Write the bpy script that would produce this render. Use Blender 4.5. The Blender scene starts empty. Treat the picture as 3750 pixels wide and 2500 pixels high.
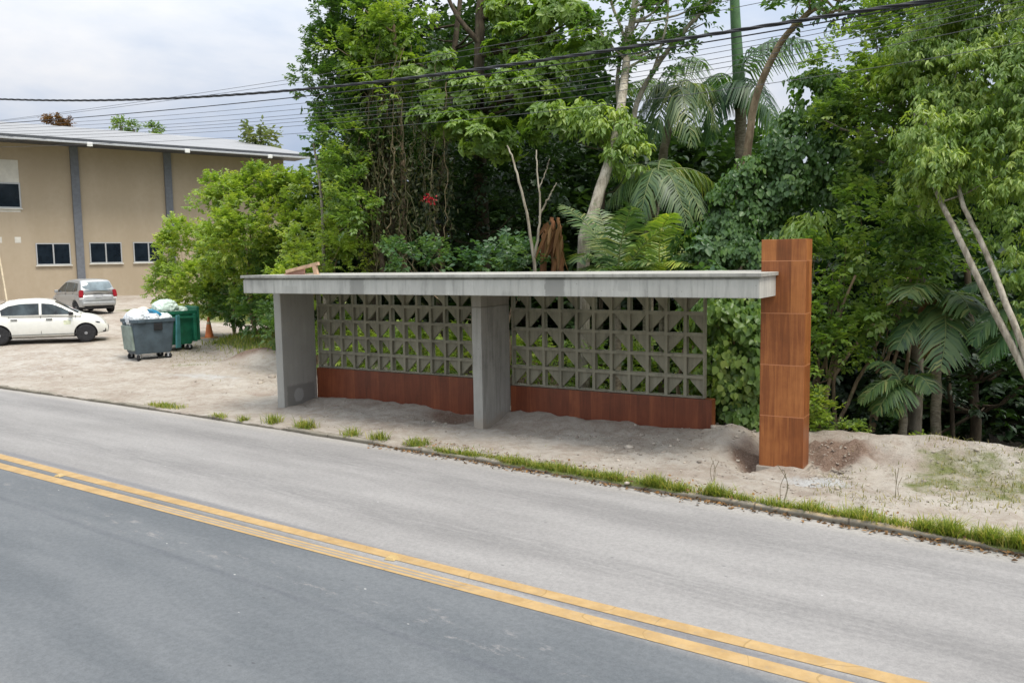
import bpy, bmesh, math, random
import numpy as np
from mathutils import Vector, Matrix
rng = np.random.default_rng(11)
random.seed(5)
sc = bpy.context.scene
COL = sc.collection

# ------------------------------------------------------------------ camera (solved from the photograph's perspective)
CAM = np.array([7.4788, -11.552, 2.7458]); FPX = 3140.3; PIT, ROL, YAW = .0965, -.0158, .5387
FW = np.array([-math.sin(YAW)*math.cos(PIT), math.cos(YAW)*math.cos(PIT), -math.sin(PIT)])
_r = np.array([math.cos(YAW), math.sin(YAW), 0.]); _u = np.cross(_r, FW)
RT = math.cos(ROL)*_r + math.sin(ROL)*_u; UP = -math.sin(ROL)*_r + math.cos(ROL)*_u
S = 3750/2352
def ray(x, y):
    return FW + RT*((x*S-1875)/FPX) - UP*((y*S-1250)/FPX)
def onz(x, y, z=0.):                      # where a sight line meets a level plane
    v = ray(x, y); return CAM + v*((z-CAM[2])/v[2])
def ony(x, y, Y):
    v = ray(x, y); return CAM + v*((Y-CAM[1])/v[1])
def atd(x, y, D):                         # a point at a real distance D
    return CAM + ray(x, y)*D
def mpp(D):                               # metres per survey unit at distance D
    return S*D/FPX
cd = bpy.data.cameras.new('camera'); cam = bpy.data.objects.new('camera', cd); COL.objects.link(cam)
cd.sensor_width = 36; cd.lens = 36*FPX/3750; cd.clip_end = 3000; cd.clip_start = .1
M = Matrix(((RT[0], UP[0], -FW[0], CAM[0]), (RT[1], UP[1], -FW[1], CAM[1]), (RT[2], UP[2], -FW[2], CAM[2]), (0, 0, 0, 1)))
cam.matrix_world = M
sc.camera = cam

# ------------------------------------------------------------------ object helpers
def tag(o, label=None, cat=None, group=None, kind=None):
    if label: o['label'] = label
    if cat: o['category'] = cat
    if group: o['group'] = group
    if kind: o['kind'] = kind
    return o
def empty(name, loc=(0, 0, 0), rz=0, label=None, cat=None, group=None):
    o = bpy.data.objects.new(name, None); COL.objects.link(o); o.empty_display_size = .2
    o.location = Vector([float(c) for c in loc]); o.rotation_euler = (0, 0, rz)
    return tag(o, label, cat, group)
def link_mesh(name, me, mat, parent=None):
    o = bpy.data.objects.new(name, me); COL.objects.link(o)
    for m in (mat if isinstance(mat, (list, tuple)) else [mat]): me.materials.append(m)
    if parent: o.parent = parent
    return o
def from_bm(name, bm, mat, parent=None, smooth=False):
    me = bpy.data.meshes.new(name); bm.to_mesh(me); bm.free()
    if smooth: me.polygons.foreach_set('use_smooth', [True]*len(me.polygons))
    return link_mesh(name, me, mat, parent)
def from_np(name, V, F, mat, parent=None, smooth=False, attrs=None, uv=None):
    """V (n,3); F (m,k) equal-sided faces"""
    V = np.asarray(V, np.float32); F = np.asarray(F, np.int32); k = F.shape[1]
    me = bpy.data.meshes.new(name)
    me.vertices.add(len(V)); me.vertices.foreach_set('co', V.ravel())
    me.loops.add(F.size); me.loops.foreach_set('vertex_index', F.ravel())
    me.polygons.add(len(F)); me.polygons.foreach_set('loop_start', np.arange(0, F.size, k, dtype=np.int32))
    if smooth: me.polygons.foreach_set('use_smooth', np.ones(len(F), bool))
    me.update(calc_edges=True)
    for an, av in (attrs or {}).items():
        a = me.attributes.new(an, 'FLOAT', 'POINT'); a.data.foreach_set('value', np.asarray(av, np.float32))
    if uv is not None:
        l = me.uv_layers.new(name='UVMap'); l.data.foreach_set('uv', np.asarray(uv, np.float32)[F.ravel()].ravel())
    return link_mesh(name, me, mat, parent)
def bx(bm, x0, x1, y0, y1, z0, z1, bevel=0):
    vs = [bm.verts.new(p) for p in ((x0,y0,z0),(x1,y0,z0),(x1,y1,z0),(x0,y1,z0),(x0,y0,z1),(x1,y0,z1),(x1,y1,z1),(x0,y1,z1))]
    fs = [bm.faces.new([vs[i] for i in f]) for f in ((3,2,1,0),(4,5,6,7),(0,1,5,4),(1,2,6,5),(2,3,7,6),(3,0,4,7))]
    if bevel:
        es = list({e for f in fs for e in f.edges})
        bmesh.ops.bevel(bm, geom=es, offset=bevel, segments=2, affect='EDGES', profile=.6)
    return vs
def box(name, x0, x1, y0, y1, z0, z1, mat, parent=None, bevel=0):
    bm = bmesh.new(); bx(bm, x0, x1, y0, y1, z0, z1, bevel); return from_bm(name, bm, mat, parent)
def tube_np(P, Rr, n=8, closed=True):
    """vertices + quads of a tube along points P with radii Rr"""
    P = np.asarray(P, float); Rr = np.broadcast_to(np.asarray(Rr, float), (len(P),))
    T = np.gradient(P, axis=0); T /= np.linalg.norm(T, axis=1)[:, None]+1e-9
    ref = np.array([0, 0, 1.]) if abs(T[0][2]) < .9 else np.array([1., 0, 0])
    A = np.cross(T, ref); A /= np.linalg.norm(A, axis=1)[:, None]+1e-9
    B = np.cross(T, A)
    a = np.linspace(0, 2*np.pi, n, endpoint=False)
    V = P[:, None, :] + Rr[:, None, None]*(np.cos(a)[None, :, None]*A[:, None, :] + np.sin(a)[None, :, None]*B[:, None, :])
    V = V.reshape(-1, 3); m = len(P)
    i = np.arange(m-1)[:, None]*n; j = np.arange(n)[None, :]; j2 = (j+1) % n
    F = np.stack([i+j, i+j2, i+n+j2, i+n+j], -1).reshape(-1, 4)
    return V, F
class MB:
    """collects quads"""
    def __init__(s): s.V = []; s.F = []; s.n = 0
    def add(s, V, F):
        s.V.append(np.asarray(V, float)); s.F.append(np.asarray(F)+s.n); s.n += len(V)
    def tube(s, P, R, n=8): s.add(*tube_np(P, R, n))
    def build(s, name, mat, parent=None, smooth=True):
        return from_np(name, np.concatenate(s.V), np.concatenate(s.F), mat, parent, smooth)
def tube(name, P, R, mat, parent=None, n=8):
    b = MB(); b.tube(P, R, n); return b.build(name, mat, parent)
def lathe(bm, prof, seg=24, axis='Z', off=(0, 0, 0)):
    """prof: list of (r, h)"""
    rings = []
    for r, h in prof:
        ring = []
        for k in range(seg):
            a = 2*math.pi*k/seg; c, s_ = r*math.cos(a), r*math.sin(a)
            p = (c, s_, h) if axis == 'Z' else ((c, h, s_) if axis == 'Y' else (h, c, s_))
            ring.append(bm.verts.new((p[0]+off[0], p[1]+off[1], p[2]+off[2])))
        rings.append(ring)
    for a, b in zip(rings, rings[1:]):
        for k in range(seg): bm.faces.new((a[k], a[(k+1) % seg], b[(k+1) % seg], b[k]))
    if prof[0][0] > 1e-6: bm.faces.new(rings[0][::-1])
    if prof[-1][0] > 1e-6: bm.faces.new(rings[-1])
    bmesh.ops.recalc_face_normals(bm, faces=bm.faces)
def smooth01(a, b, x):
    t = np.clip((np.asarray(x, float)-a)/(b-a), 0, 1); return t*t*(3-2*t)
# value noise
_PERM = np.random.default_rng(3).random((64, 64, 64))
def vnoise(x, y, z=0.):
    x, y, z = np.broadcast_arrays(np.asarray(x, float), np.asarray(y, float), np.asarray(z, float))
    xi, yi, zi = np.floor(x).astype(int), np.floor(y).astype(int), np.floor(z).astype(int)
    fx, fy, fz = x-xi, y-yi, z-zi
    fx, fy, fz = fx*fx*(3-2*fx), fy*fy*(3-2*fy), fz*fz*(3-2*fz)
    g = lambda a, b, c: _PERM[(xi+a) % 64, (yi+b) % 64, (zi+c) % 64]
    l = lambda a, b, t: a+(b-a)*t
    return l(l(l(g(0,0,0), g(1,0,0), fx), l(g(0,1,0), g(1,1,0), fx), fy), l(l(g(0,0,1), g(1,0,1), fx), l(g(0,1,1), g(1,1,1), fx), fy), fz)
def fbm(x, y, z=0., o=4):
    s_, a, t = 0, .5, 0
    for k in range(o):
        s_ = s_ + a*vnoise(x*2**k+17*k, y*2**k+9*k, np.asarray(z)*2**k); t += a; a *= .5
    return s_/t

# ------------------------------------------------------------------ material helpers
class NT:
    def __init__(s, name):
        s.m = bpy.data.materials.new(name); s.m.use_nodes = True; s.t = s.m.node_tree
        s.b = s.t.nodes['Principled BSDF']; s.out = s.t.nodes['Material Output']
    def n(s, typ, **kw):
        nd = s.t.nodes.new(typ)
        for k, v in kw.items():
            if k == 'inp':
                for a, b in v.items(): s.set(nd, a, b)
            else: setattr(nd, k, v)
        return nd
    def set(s, nd, a, b):
        if isinstance(b, bpy.types.NodeSocket): s.t.links.new(b, nd.inputs[a])
        else: nd.inputs[a].default_value = b
    def coord(s, kind='Object'): return s.n('ShaderNodeTexCoord').outputs[kind]
    def mapping(s, v, scale=(1, 1, 1), rot=(0, 0, 0), loc=(0, 0, 0)):
        return s.n('ShaderNodeMapping', inp={'Vector': v, 'Scale': scale, 'Rotation': rot, 'Location': loc}).outputs[0]
    def noise(s, v, scale=5, detail=4, rough=.55, dist=0):
        return s.n('ShaderNodeTexNoise', inp={'Vector': v, 'Scale': scale, 'Detail': detail, 'Roughness': rough, 'Distortion': dist}).outputs[0]
    def white(s, v):
        return s.n('ShaderNodeTexWhiteNoise', noise_dimensions='3D', inp={'Vector': v}).outputs[0]
    def math(s, op, a, b=0., c=None, clamp=False):
        nd = s.n('ShaderNodeMath', operation=op, use_clamp=clamp); s.set(nd, 0, a); s.set(nd, 1, b)
        if c is not None: s.set(nd, 2, c)
        return nd.outputs[0]
    def step(s, v, a, b):                 # smooth ramp 0..1
        return s.n('ShaderNodeMapRange', interpolation_type='SMOOTHSTEP', inp={'Value': v, 'From Min': a, 'From Max': b}).outputs[0]
    def mix(s, f, a, b, mode='MIX'):
        nd = s.n('ShaderNodeMix', data_type='RGBA', blend_type=mode); s.set(nd, 0, f)
        for i, v in ((6, a), (7, b)):
            if isinstance(v, bpy.types.NodeSocket): s.t.links.new(v, nd.inputs[i])
            else: nd.inputs[i].default_value = tuple(v)+((1,) if len(v) == 3 else ())
        return nd.outputs[2]
    def ramp(s, f, stops):
        nd = s.n('ShaderNodeValToRGB'); s.set(nd, 0, f); e = nd.color_ramp.elements
        while len(e) > len(stops): e.remove(e[-1])
        while len(e) < len(stops): e.new(.5)
        for el, (p, c) in zip(e, stops): el.position = p; el.color = tuple(c)+(1,)
        return nd.outputs[0]
    def sep(s, v): return s.n('ShaderNodeSeparateXYZ', inp={0: v}).outputs
    def comb(s, x, y, z): return s.n('ShaderNodeCombineXYZ', inp={0: x, 1: y, 2: z}).outputs[0]
    def attr(s, name): return s.n('ShaderNodeAttribute', attribute_name=name).outputs['Fac']
    def bump(s, h, strength=.3, dist=.02):
        s.t.links.new(s.n('ShaderNodeBump', inp={'Height': h, 'Strength': strength, 'Distance': dist}).outputs[0], s.b.inputs['Normal'])
    def base(s, c, rough=.8, spec=.3, metal=0):
        s.set(s.b, 'Base Color', c if isinstance(c, bpy.types.NodeSocket) else tuple(c)+(1,))
        s.set(s.b, 'Roughness', rough); s.set(s.b, 'Specular IOR Level', spec); s.set(s.b, 'Metallic', metal)
        return s.m
def plain(name, c, rough=.6, spec=.4, metal=0, var=.12, scale=6, bump=0, coat=0):
    """a single coloured material with slight wear"""
    t = NT(name); co = t.coord()
    f = t.noise(co, scale, 5, .6)
    lo = [x*(1-var) for x in c]; hi = [min(1, x*(1+var)) for x in c]
    t.base(t.mix(t.step(f, .3, .7), lo, hi), rough, spec, metal)
    if bump: t.bump(t.noise(co, scale*8, 4), bump, .01)
    if coat: t.b.inputs['Coat Weight'].default_value = coat; t.b.inputs['Coat Roughness'].default_value = .06
    return t.m
# ------------------------------------------------------------------ materials
def m_concrete(name, base=(.345, .335, .305), stains=True, boards=True, patches=(), lift_z=None):
    t = NT(name); co = t.coord(); X, Y, Z = t.sep(co)
    f = t.noise(co, 1.3, 6, .62); g = t.noise(t.mapping(co, (2.2, 2.2, .35)), 5, 5, .6); h = t.noise(co, 60, 3, .6)
    k = t.math('ADD', t.math('MULTIPLY', f, .6), t.math('MULTIPLY', g, .4))
    c = t.ramp(k, [(.34, [x*.60 for x in base]), (.45, [x*.90 for x in base]), (.55, base), (.68, [x*1.2 for x in base])])
    c = t.mix(t.math('MULTIPLY', t.step(h, .62, .75), .25), c, [x*.55 for x in base])
    v = t.n('ShaderNodeTexVoronoi', inp={'Vector': co, 'Scale': 9., 'Randomness': 1.}).outputs['Distance']   # air holes
    hole = t.math('SUBTRACT', 1, t.step(v, .05, .085))
    c = t.mix(t.math('MULTIPLY', hole, .6), c, [x*.4 for x in base])
    dr1 = t.noise(t.mapping(co, (7., 7., .5)), 1.6, 5, .65)                          # run-down streaks
    c = t.mix(t.math('MULTIPLY', t.step(dr1, .50, .66), .5), c, [x*.52 for x in base])
    foot = t.math('MULTIPLY', t.math('SUBTRACT', 1, t.step(t.math('ADD', Z, t.math('MULTIPLY', t.math('SUBTRACT', t.noise(co, 5, 5, .7), .5), .5)), .02, .26)), .6)
    c = t.mix(foot, c, (.33, .27, .21))                      # mud splashed up the foot
    if boards:                                                # joints left by the formwork boards
        u = t.math('ADD', t.math('MULTIPLY', X, 1.0), t.math('MULTIPLY', Y, 1.0))
        fr = t.math('FRACT', t.math('DIVIDE', u, 1.22))
        ln = t.math('SUBTRACT', 1, t.step(t.math('ABSOLUTE', t.math('SUBTRACT', fr, .5)), .001, .005))
        c = t.mix(t.math('MULTIPLY', ln, .35), c, [x*.5 for x in base])
    edge = t.noise(co, 11, 4, .7)
    if lift_z:                                                # joint between two pours, the upper one browner
        zz = t.math('ADD', Z, t.math('MULTIPLY', t.math('SUBTRACT', t.noise(co, 6, 3), .5), .03))
        c = t.mix(t.math('MULTIPLY', t.step(zz, lift_z-.01, lift_z+.01), .45), c, (.235, .21, .17))
        c = t.mix(t.math('MULTIPLY', t.math('SUBTRACT', 1, t.step(t.math('ABSOLUTE', t.math('SUBTRACT', zz, lift_z)), .004, .018)), .6), c, (.11, .10, .085))
    for (u0, u1, z0, z1, mul, alpha) in patches:              # damp or repaired places with an outline of their own
        wob = t.math('MULTIPLY', t.math('SUBTRACT', edge, .5), .09)
        xx = t.math('ADD', X, wob); zz = t.math('ADD', Z, wob)
        a = t.math('MULTIPLY', t.step(xx, u0-.02, u0+.02), t.math('SUBTRACT', 1, t.step(xx, u1-.02, u1+.02)))
        b = t.math('MULTIPLY', t.step(zz, z0-.02, z0+.02), t.math('SUBTRACT', 1, t.step(zz, z1-.02, z1+.02)))
        c = t.mix(t.math('MULTIPLY', t.math('MULTIPLY', a, b), alpha), c, [x*mul for x in base])
    t.bump(t.math('ADD', t.math('MULTIPLY', t.noise(co, 90, 4), .4), t.math('ADD', g, t.math('MULTIPLY', hole, -1))), .25, .008)
    return t.base(c, .88, .25)
def m_pillar_patch():
    """pillar concrete with a darker mortar repair and a pale round dab at its foot"""
    t = NT('concrete_repaired'); co = t.coord(); X, Y, Z = t.sep(co); base = (.345, .335, .305)
    f = t.noise(co, 1.6, 6, .62); g = t.noise(t.mapping(co, (2.5, 2.5, .3)), 5, 5, .6)
    k = t.math('ADD', t.math('MULTIPLY', f, .6), t.math('MULTIPLY', g, .4))
    c = t.ramp(k, [(.30, [x*.72 for x in base]), (.47, [x*.95 for x in base]), (.56, base), (.72, [x*1.15 for x in base])])
    e = t.noise(co, 9, 5, .7); w = t.math('MULTIPLY', t.math('SUBTRACT', e, .5), .10)
    zz = t.math('ADD', Z, w); yy = t.math('ADD', Y, w)
    a = t.math('MULTIPLY', t.math('SUBTRACT', 1, t.step(zz, .38, .43)), t.step(yy, .06, .1))
    a = t.math('MULTIPLY', a, t.math('SUBTRACT', 1, t.step(yy, .80, .84)))
    c = t.mix(t.math('MULTIPLY', a, .8), c, (.215, .205, .19))
    d = t.math('SQRT', t.math('ADD', t.math('POWER', t.math('SUBTRACT', yy, .38), 2.), t.math('POWER', t.math('SUBTRACT', zz, .20), 2.)))
    c = t.mix(t.math('MULTIPLY', t.math('SUBTRACT', 1, t.step(d, .11, .15)), .9), c, (.36, .355, .34))
    t.bump(t.math('ADD', t.noise(co, 70, 4), t.math('MULTIPLY', e, a)), .3, .012)
    return t.base(c, .9, .2)
def m_wood(name, plank=.193, tile=.69, z0=-.105, off=4.462, var=.17, a=(.225, .068, .018), b=(.40, .146, .041), joint=(.50, .21, .10)):
    """glazed wood-look tiles: upright planks, a thin pale joint between tiles"""
    t = NT(name); co = t.coord(); X, Y, Z = t.sep(co)
    u = t.math('ADD', t.math('SUBTRACT', X, off), Y)
    row = t.math('FLOOR', t.math('DIVIDE', t.math('SUBTRACT', Z, z0), tile))
    pi = t.math('FLOOR', t.math('DIVIDE', u, plank))
    r = t.white(t.comb(pi, row, 0.)); r2 = t.white(t.comb(pi, row, 7.))
    gv = t.comb(t.math('ADD', t.math('MULTIPLY', u, 16.), t.math('MULTIPLY', r2, 40.)), t.math('MULTIPLY', r, 20.), t.math('MULTIPLY', Z, 1.1))
    g = t.math('ADD', t.math('MULTIPLY', t.noise(gv, 1., 6, .66, .9), .62), t.math('MULTIPLY', t.noise(co, 2.6, 6, .7), .38))
    g2 = t.noise(t.comb(t.math('MULTIPLY', u, 90.), r, t.math('MULTIPLY', Z, 3.)), 1., 3, .6)
    k = t.math('ADD', t.math('MULTIPLY', g, .75), t.math('ADD', t.math('MULTIPLY', r, var), t.math('MULTIPLY', g2, .16)))
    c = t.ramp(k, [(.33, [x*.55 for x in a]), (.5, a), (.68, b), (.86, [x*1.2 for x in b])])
    fz = t.math('FRACT', t.math('DIVIDE', t.math('SUBTRACT', Z, z0), tile))
    j = t.math('ADD', t.math('LESS_THAN', fz, .009), t.math('GREATER_THAN', fz, .994), clamp=True)
    fu = t.math('FRACT', t.math('DIVIDE', u, plank))
    pj = t.math('LESS_THAN', fu, .018)
    c = t.mix(t.math('MULTIPLY', pj, .45), c, [x*.45 for x in a])
    c = t.mix(t.math('MULTIPLY', j, .8), c, joint)
    t.bump(t.math('ADD', g, t.math('MULTIPLY', j, -2)), .08, .004)
    t.base(c, t.math('ADD', .30, t.math('MULTIPLY', g, .2)), .45)
    return t.m
def m_leaf(name, cols, trans=.42, rough=.40, spec=.5):
    """leaf: colour differs from leaf to leaf (attribute leafvar); light passes through"""
    t = NT(name); v = t.attr('leafvar')
    n_ = len(cols); c = t.ramp(v, [(i/(n_-1) if n_ > 1 else 0, cc) for i, cc in enumerate(cols)])
    t.base(c, rough, spec)
    tr = t.n('ShaderNodeBsdfTranslucent'); t.t.links.new(t.mix(1., c, (1.45, 1.5, .5), 'MULTIPLY'), tr.inputs[0])
    mx = t.n('ShaderNodeMixShader'); mx.inputs[0].default_value = trans
    t.t.links.new(t.b.outputs[0], mx.inputs[1]); t.t.links.new(tr.outputs[0], mx.inputs[2]); t.t.links.new(mx.outputs[0], t.out.inputs[0])
    return t.m
def m_bark(name, a, b, scale=3., ring=False):
    t = NT(name); co = t.coord()
    f = t.noise(t.mapping(co, (1, 1, .25 if not ring else 2.5)), scale*4, 6, .65)
    g = t.noise(co, scale, 4, .6)
    c = t.mix(t.step(t.math('ADD', t.math('MULTIPLY', f, .6), t.math('MULTIPLY', g, .4)), .38, .62), a, b)
    l = t.noise(co, scale*2.3, 3, .7)
    c = t.mix(t.math('MULTIPLY', t.step(l, .58, .68), .55), c, (.10, .13, .06))
    t.bump(f, .6, .03)
    return t.base(c, .9, .2)
CONC = m_concrete('concrete'); CONC_PILLAR = m_concrete('concrete_pillar', lift_z=1.97); 
CONC_BEAM = m_concrete('concrete_beam', (.46, .45, .415), patches=((1.62, 1.93, 2.2, 2.5, .50, .8), (-2.02, -1.72, 2.2, 2.5, .52, .75), (-.35, -.1, 2.2, 2.5, .72, .6), (2.75, 2.9, 2.28, 2.5, .7, .5), (-3.5, -3.2, 2.2, 2.33, .75, .5)))
CONC_SCREEN = m_concrete('concrete_block', (.29, .275, .21), boards=False)
CONC_PATCH = m_pillar_patch()
TILE = m_wood('wood_tile'); TILE_SHADED = m_wood('wood_tile_shaded', .2, 5., -1., -8., a=(.16, .040, .016), b=(.25, .073, .027), joint=(.2, .08, .05), var=.12)  # panel copy of the pier tile, shade under the roof put into its colour
FRONTS = dict(
 mid=m_leaf('leaf_mid_green', [(0.048, 0.091, 0.032), (0.094, 0.175, 0.044), (0.168, 0.261, 0.059), (0.313, 0.374, 0.082)]),
 light=m_leaf('leaf_light_green', [(0.086, 0.156, 0.035), (0.155, 0.252, 0.050), (0.267, 0.364, 0.070), (0.477, 0.496, 0.102)]),
 yellow=m_leaf('leaf_yellow_green', [(0.096, 0.166, 0.043), (0.180, 0.283, 0.064), (0.320, 0.407, 0.091), (0.534, 0.543, 0.134)]),
 dark=m_leaf('leaf_dark_green', [(0.031, 0.072, 0.028), (0.059, 0.126, 0.037), (0.106, 0.196, 0.052), (0.194, 0.288, 0.074)], .38, .40, .5),
 deep=m_leaf('leaf_painted_shade', [(0.011, 0.030, 0.011), (0.022, 0.049, 0.016), (0.037, 0.075, 0.022), (0.059, 0.103, 0.030)], .3, .5),  # darker leaf copy; shade of the hollow and wood put into its colour
 blue=m_leaf('leaf_bluish_green', [(0.026, 0.068, 0.032), (0.054, 0.119, 0.053), (0.095, 0.176, 0.073), (0.169, 0.248, 0.101)], .40, .42, .5),
 vine=m_leaf('leaf_vine', [(.028, .036, .012), (.055, .068, .020), (.085, .095, .030), (.15, .12, .06), (.26, .20, .11)], .3, .6),
 dead=m_leaf('leaf_dead', [(.07, .032, .014), (.12, .06, .025), (.18, .10, .045), (.24, .15, .07)], .2, .8, .15),
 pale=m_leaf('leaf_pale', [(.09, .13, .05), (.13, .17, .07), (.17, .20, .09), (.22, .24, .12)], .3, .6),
 palm=m_leaf('leaf_palm', [(0.034, 0.075, 0.028), (0.066, 0.130, 0.045), (0.125, 0.191, 0.064), (0.251, 0.274, 0.101)], .40, .42, .5),
 grass=m_leaf('grass_blade', [(0.089, 0.133, 0.022), (0.154, 0.217, 0.035), (0.259, 0.295, 0.056), (0.453, 0.379, 0.126)], .35, .6, .2),
 dry=m_leaf('grass_dry', [(.10, .12, .035), (.18, .18, .06), (.27, .24, .10), (.36, .31, .16)], .3, .8, .1),
 litter=m_leaf('leaf_litter_brown', [(.06, .035, .02), (.12, .07, .035), (.20, .12, .06), (.30, .16, .06)], .1, .8, .1))
BARK_GREY = m_bark('bark_grey', (.16, .135, .10), (.30, .27, .215)); BARK_PALE = m_bark('bark_pale', (.19, .165, .125), (.41, .37, .30), 4)
BARK_BROWN = m_bark('bark_brown', (.17, .12, .075), (.34, .255, .165)); BARK_DARK = m_bark('bark_dark', (.035, .027, .018), (.085, .066, .044))
BARK_PALM = m_bark('bark_palm', (.13, .11, .075), (.27, .235, .17), 3, True); VINE = m_bark('vine_stem', (.10, .085, .045), (.22, .19, .10), 6)
PALM_GREEN = plain('palm_crownshaft', (.06, .13, .045), .5, .4, var=.3, scale=3)
BANANA = m_bark('dry_stem', (.12, .05, .022), (.26, .135, .065), 2)
def m_asphalt():
    t = NT('asphalt'); uv = t.coord('UV'); s, v, _ = t.sep(uv); co = t.coord()
    big = t.noise(t.mapping(uv, (.18, .9, 1)), 1.6, 5, .6); fine = t.noise(co, 75, 4, .8); mid = t.noise(t.mapping(uv, (.55, 5., 1)), 3.4, 8, .74)
    wob = t.math('MULTIPLY', t.math('SUBTRACT', t.noise(t.mapping(uv, (.5, .5, 1)), 1.0, 4), .5), .5)
    vv = t.math('ADD', v, wob)
    near = t.step(v, 3.50, 3.72)                              # newer, darker lane on the camera's side
    far_c = t.mix(t.step(big, .35, .65), (.236, .226, .220), (.290, .278, .270))
    near_c = t.mix(t.step(big, .35, .65), (.108, .117, .127), (.140, .148, .157))
    def band(c0, w):
        return t.math('SUBTRACT', 1, t.step(t.math('ABSOLUTE', t.math('SUBTRACT', vv, c0)), w*.2, w))
    wear = t.math('ADD', t.math('MULTIPLY', band(.95, .42), .85), t.math('MULTIPLY', band(2.45, .40), .9), clamp=True)   # tyre tracks
    wear = t.math('MULTIPLY', wear, t.step(mid, .30, .62))
    far_c = t.mix(t.math('MULTIPLY', wear, .5), far_c, (.142, .137, .136))
    strip = t.math('SUBTRACT', 1, t.step(t.math('ABSOLUTE', t.math('SUBTRACT', v, 3.38)), .02, .11))
    far_c = t.mix(t.math('MULTIPLY', strip, .7), far_c, (.15, .15, .16))
    crack = t.math('SUBTRACT', 1, t.step(t.math('ABSOLUTE', t.math('SUBTRACT', t.math('ADD', v, t.math('MULTIPLY', wob, .25)), 4.62)), .005, .07))
    near_c = t.mix(t.math('MULTIPLY', t.math('MULTIPLY', crack, t.step(mid, .25, .7)), .5), near_c, (.075, .08, .095))
    dust = t.math('MULTIPLY', t.step(t.noise(t.mapping(uv, (1.2, 3., 1)), 2.4, 6, .75), .55, .70), t.math('MULTIPLY', band(4.3, .35), t.math('SUBTRACT', 1, t.step(s, 8., 10.5))))
    near_c = t.mix(t.math('MULTIPLY', dust, .55), near_c, (.30, .28, .27))
    near_c = t.mix(t.math('MULTIPLY', t.step(v, 6.3, 7.6), .6), near_c, (.235, .225, .22))
    c = t.mix(near, far_c, near_c)
    edge = t.math('SUBTRACT', 1, t.step(t.math('ADD', v, t.math('MULTIPLY', wob, .3)), .03, .40))          # grit washed to the kerb
    c = t.mix(t.math('MULTIPLY', edge, .55), c, (.40, .37, .33))
    agg = t.math('ADD', t.math('MULTIPLY', t.step(fine, .30, .72), .5), t.math('MULTIPLY', t.step(t.noise(co, 22, 4, .8), .32, .68), .5))
    c = t.mix(.34, c, t.mix(agg, (.05, .05, .055), (.62, .61, .60)), 'OVERLAY')
    spot = t.n('ShaderNodeTexVoronoi', inp={'Vector': t.mapping(uv, (1, 2.2, 1)), 'Scale': 2.6}).outputs['Distance']
    rnd = t.noise(uv, 1.1, 2)
    c = t.mix(t.math('MULTIPLY', t.math('MULTIPLY', t.math('SUBTRACT', 1, t.step(spot, .03, .075)), t.step(rnd, .5, .6)), .6), c, (.045, .045, .05))
    sp2 = t.n('ShaderNodeTexVoronoi', inp={'Vector': t.mapping(uv, (1, 1.6, 1), loc=(3.3, 1.7, 0)), 'Scale': 1.9}).outputs['Distance']
    c = t.mix(t.math('MULTIPLY', t.math('SUBTRACT', 1, t.step(sp2, .015, .035)), .6), c, (.55, .54, .52))
    t.bump(t.math('ADD', fine, t.math('MULTIPLY', mid, .4)), .35, .006)
    return t.base(c, .82, .3)
def m_paint_line():
    t = NT('road_paint_yellow'); uv = t.coord('UV'); s, v, w = t.sep(uv); co = t.coord()
    n1 = t.noise(co, 6, 5, .7); n2 = t.noise(co, 120, 3, .7)
    c = t.mix(t.step(n1, .3, .7), (.31, .20, .085), (.40, .27, .125))
    asp = (.19, .185, .18)
    fr = t.math('FRACT', t.math('ADD', t.math('MULTIPLY', s, 1.55), t.math('MULTIPLY', t.noise(co, 1.2, 2), 1.6)))   # cross cracks
    cr = t.math('LESS_THAN', fr, .016)
    c = t.mix(t.math('MULTIPLY', t.math('MULTIPLY', cr, t.step(s, -.5, 2.5)), .5), c, (.20, .13, .05))
    wear = t.math('MULTIPLY', t.step(t.math('ADD', t.math('MULTIPLY', n2, .5), t.math('MULTIPLY', t.noise(co, 14, 5, .75), .5)), .52, .66), .55)
    c = t.mix(wear, c, asp)
    return t, c, s, v, asp
def m_paint(near):
    t, c, s, v, asp = m_paint_line()
    if near:                                                  # the near line has worn through in stripes along its middle
        rng_ = t.math('MULTIPLY', t.step(s, -2.2, -.6), t.math('SUBTRACT', 1, t.step(s, 3.0, 3.8)))
        st = t.math('ADD', t.math('MULTIPLY', t.math('GREATER_THAN', v, .22), t.math('LESS_THAN', v, .40)),
                    t.math('MULTIPLY', t.math('GREATER_THAN', v, .55), t.math('LESS_THAN', v, .74)), clamp=True)
        c = t.mix(t.math('MULTIPLY', t.math('MULTIPLY', rng_, st), .85), c, asp)
    return t.base(c, .75, .3)
ASPH = m_asphalt(); PAINT_A = m_paint(False); PAINT_B = m_paint(True); PAINT_B.name = 'road_paint_yellow_worn'
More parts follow.
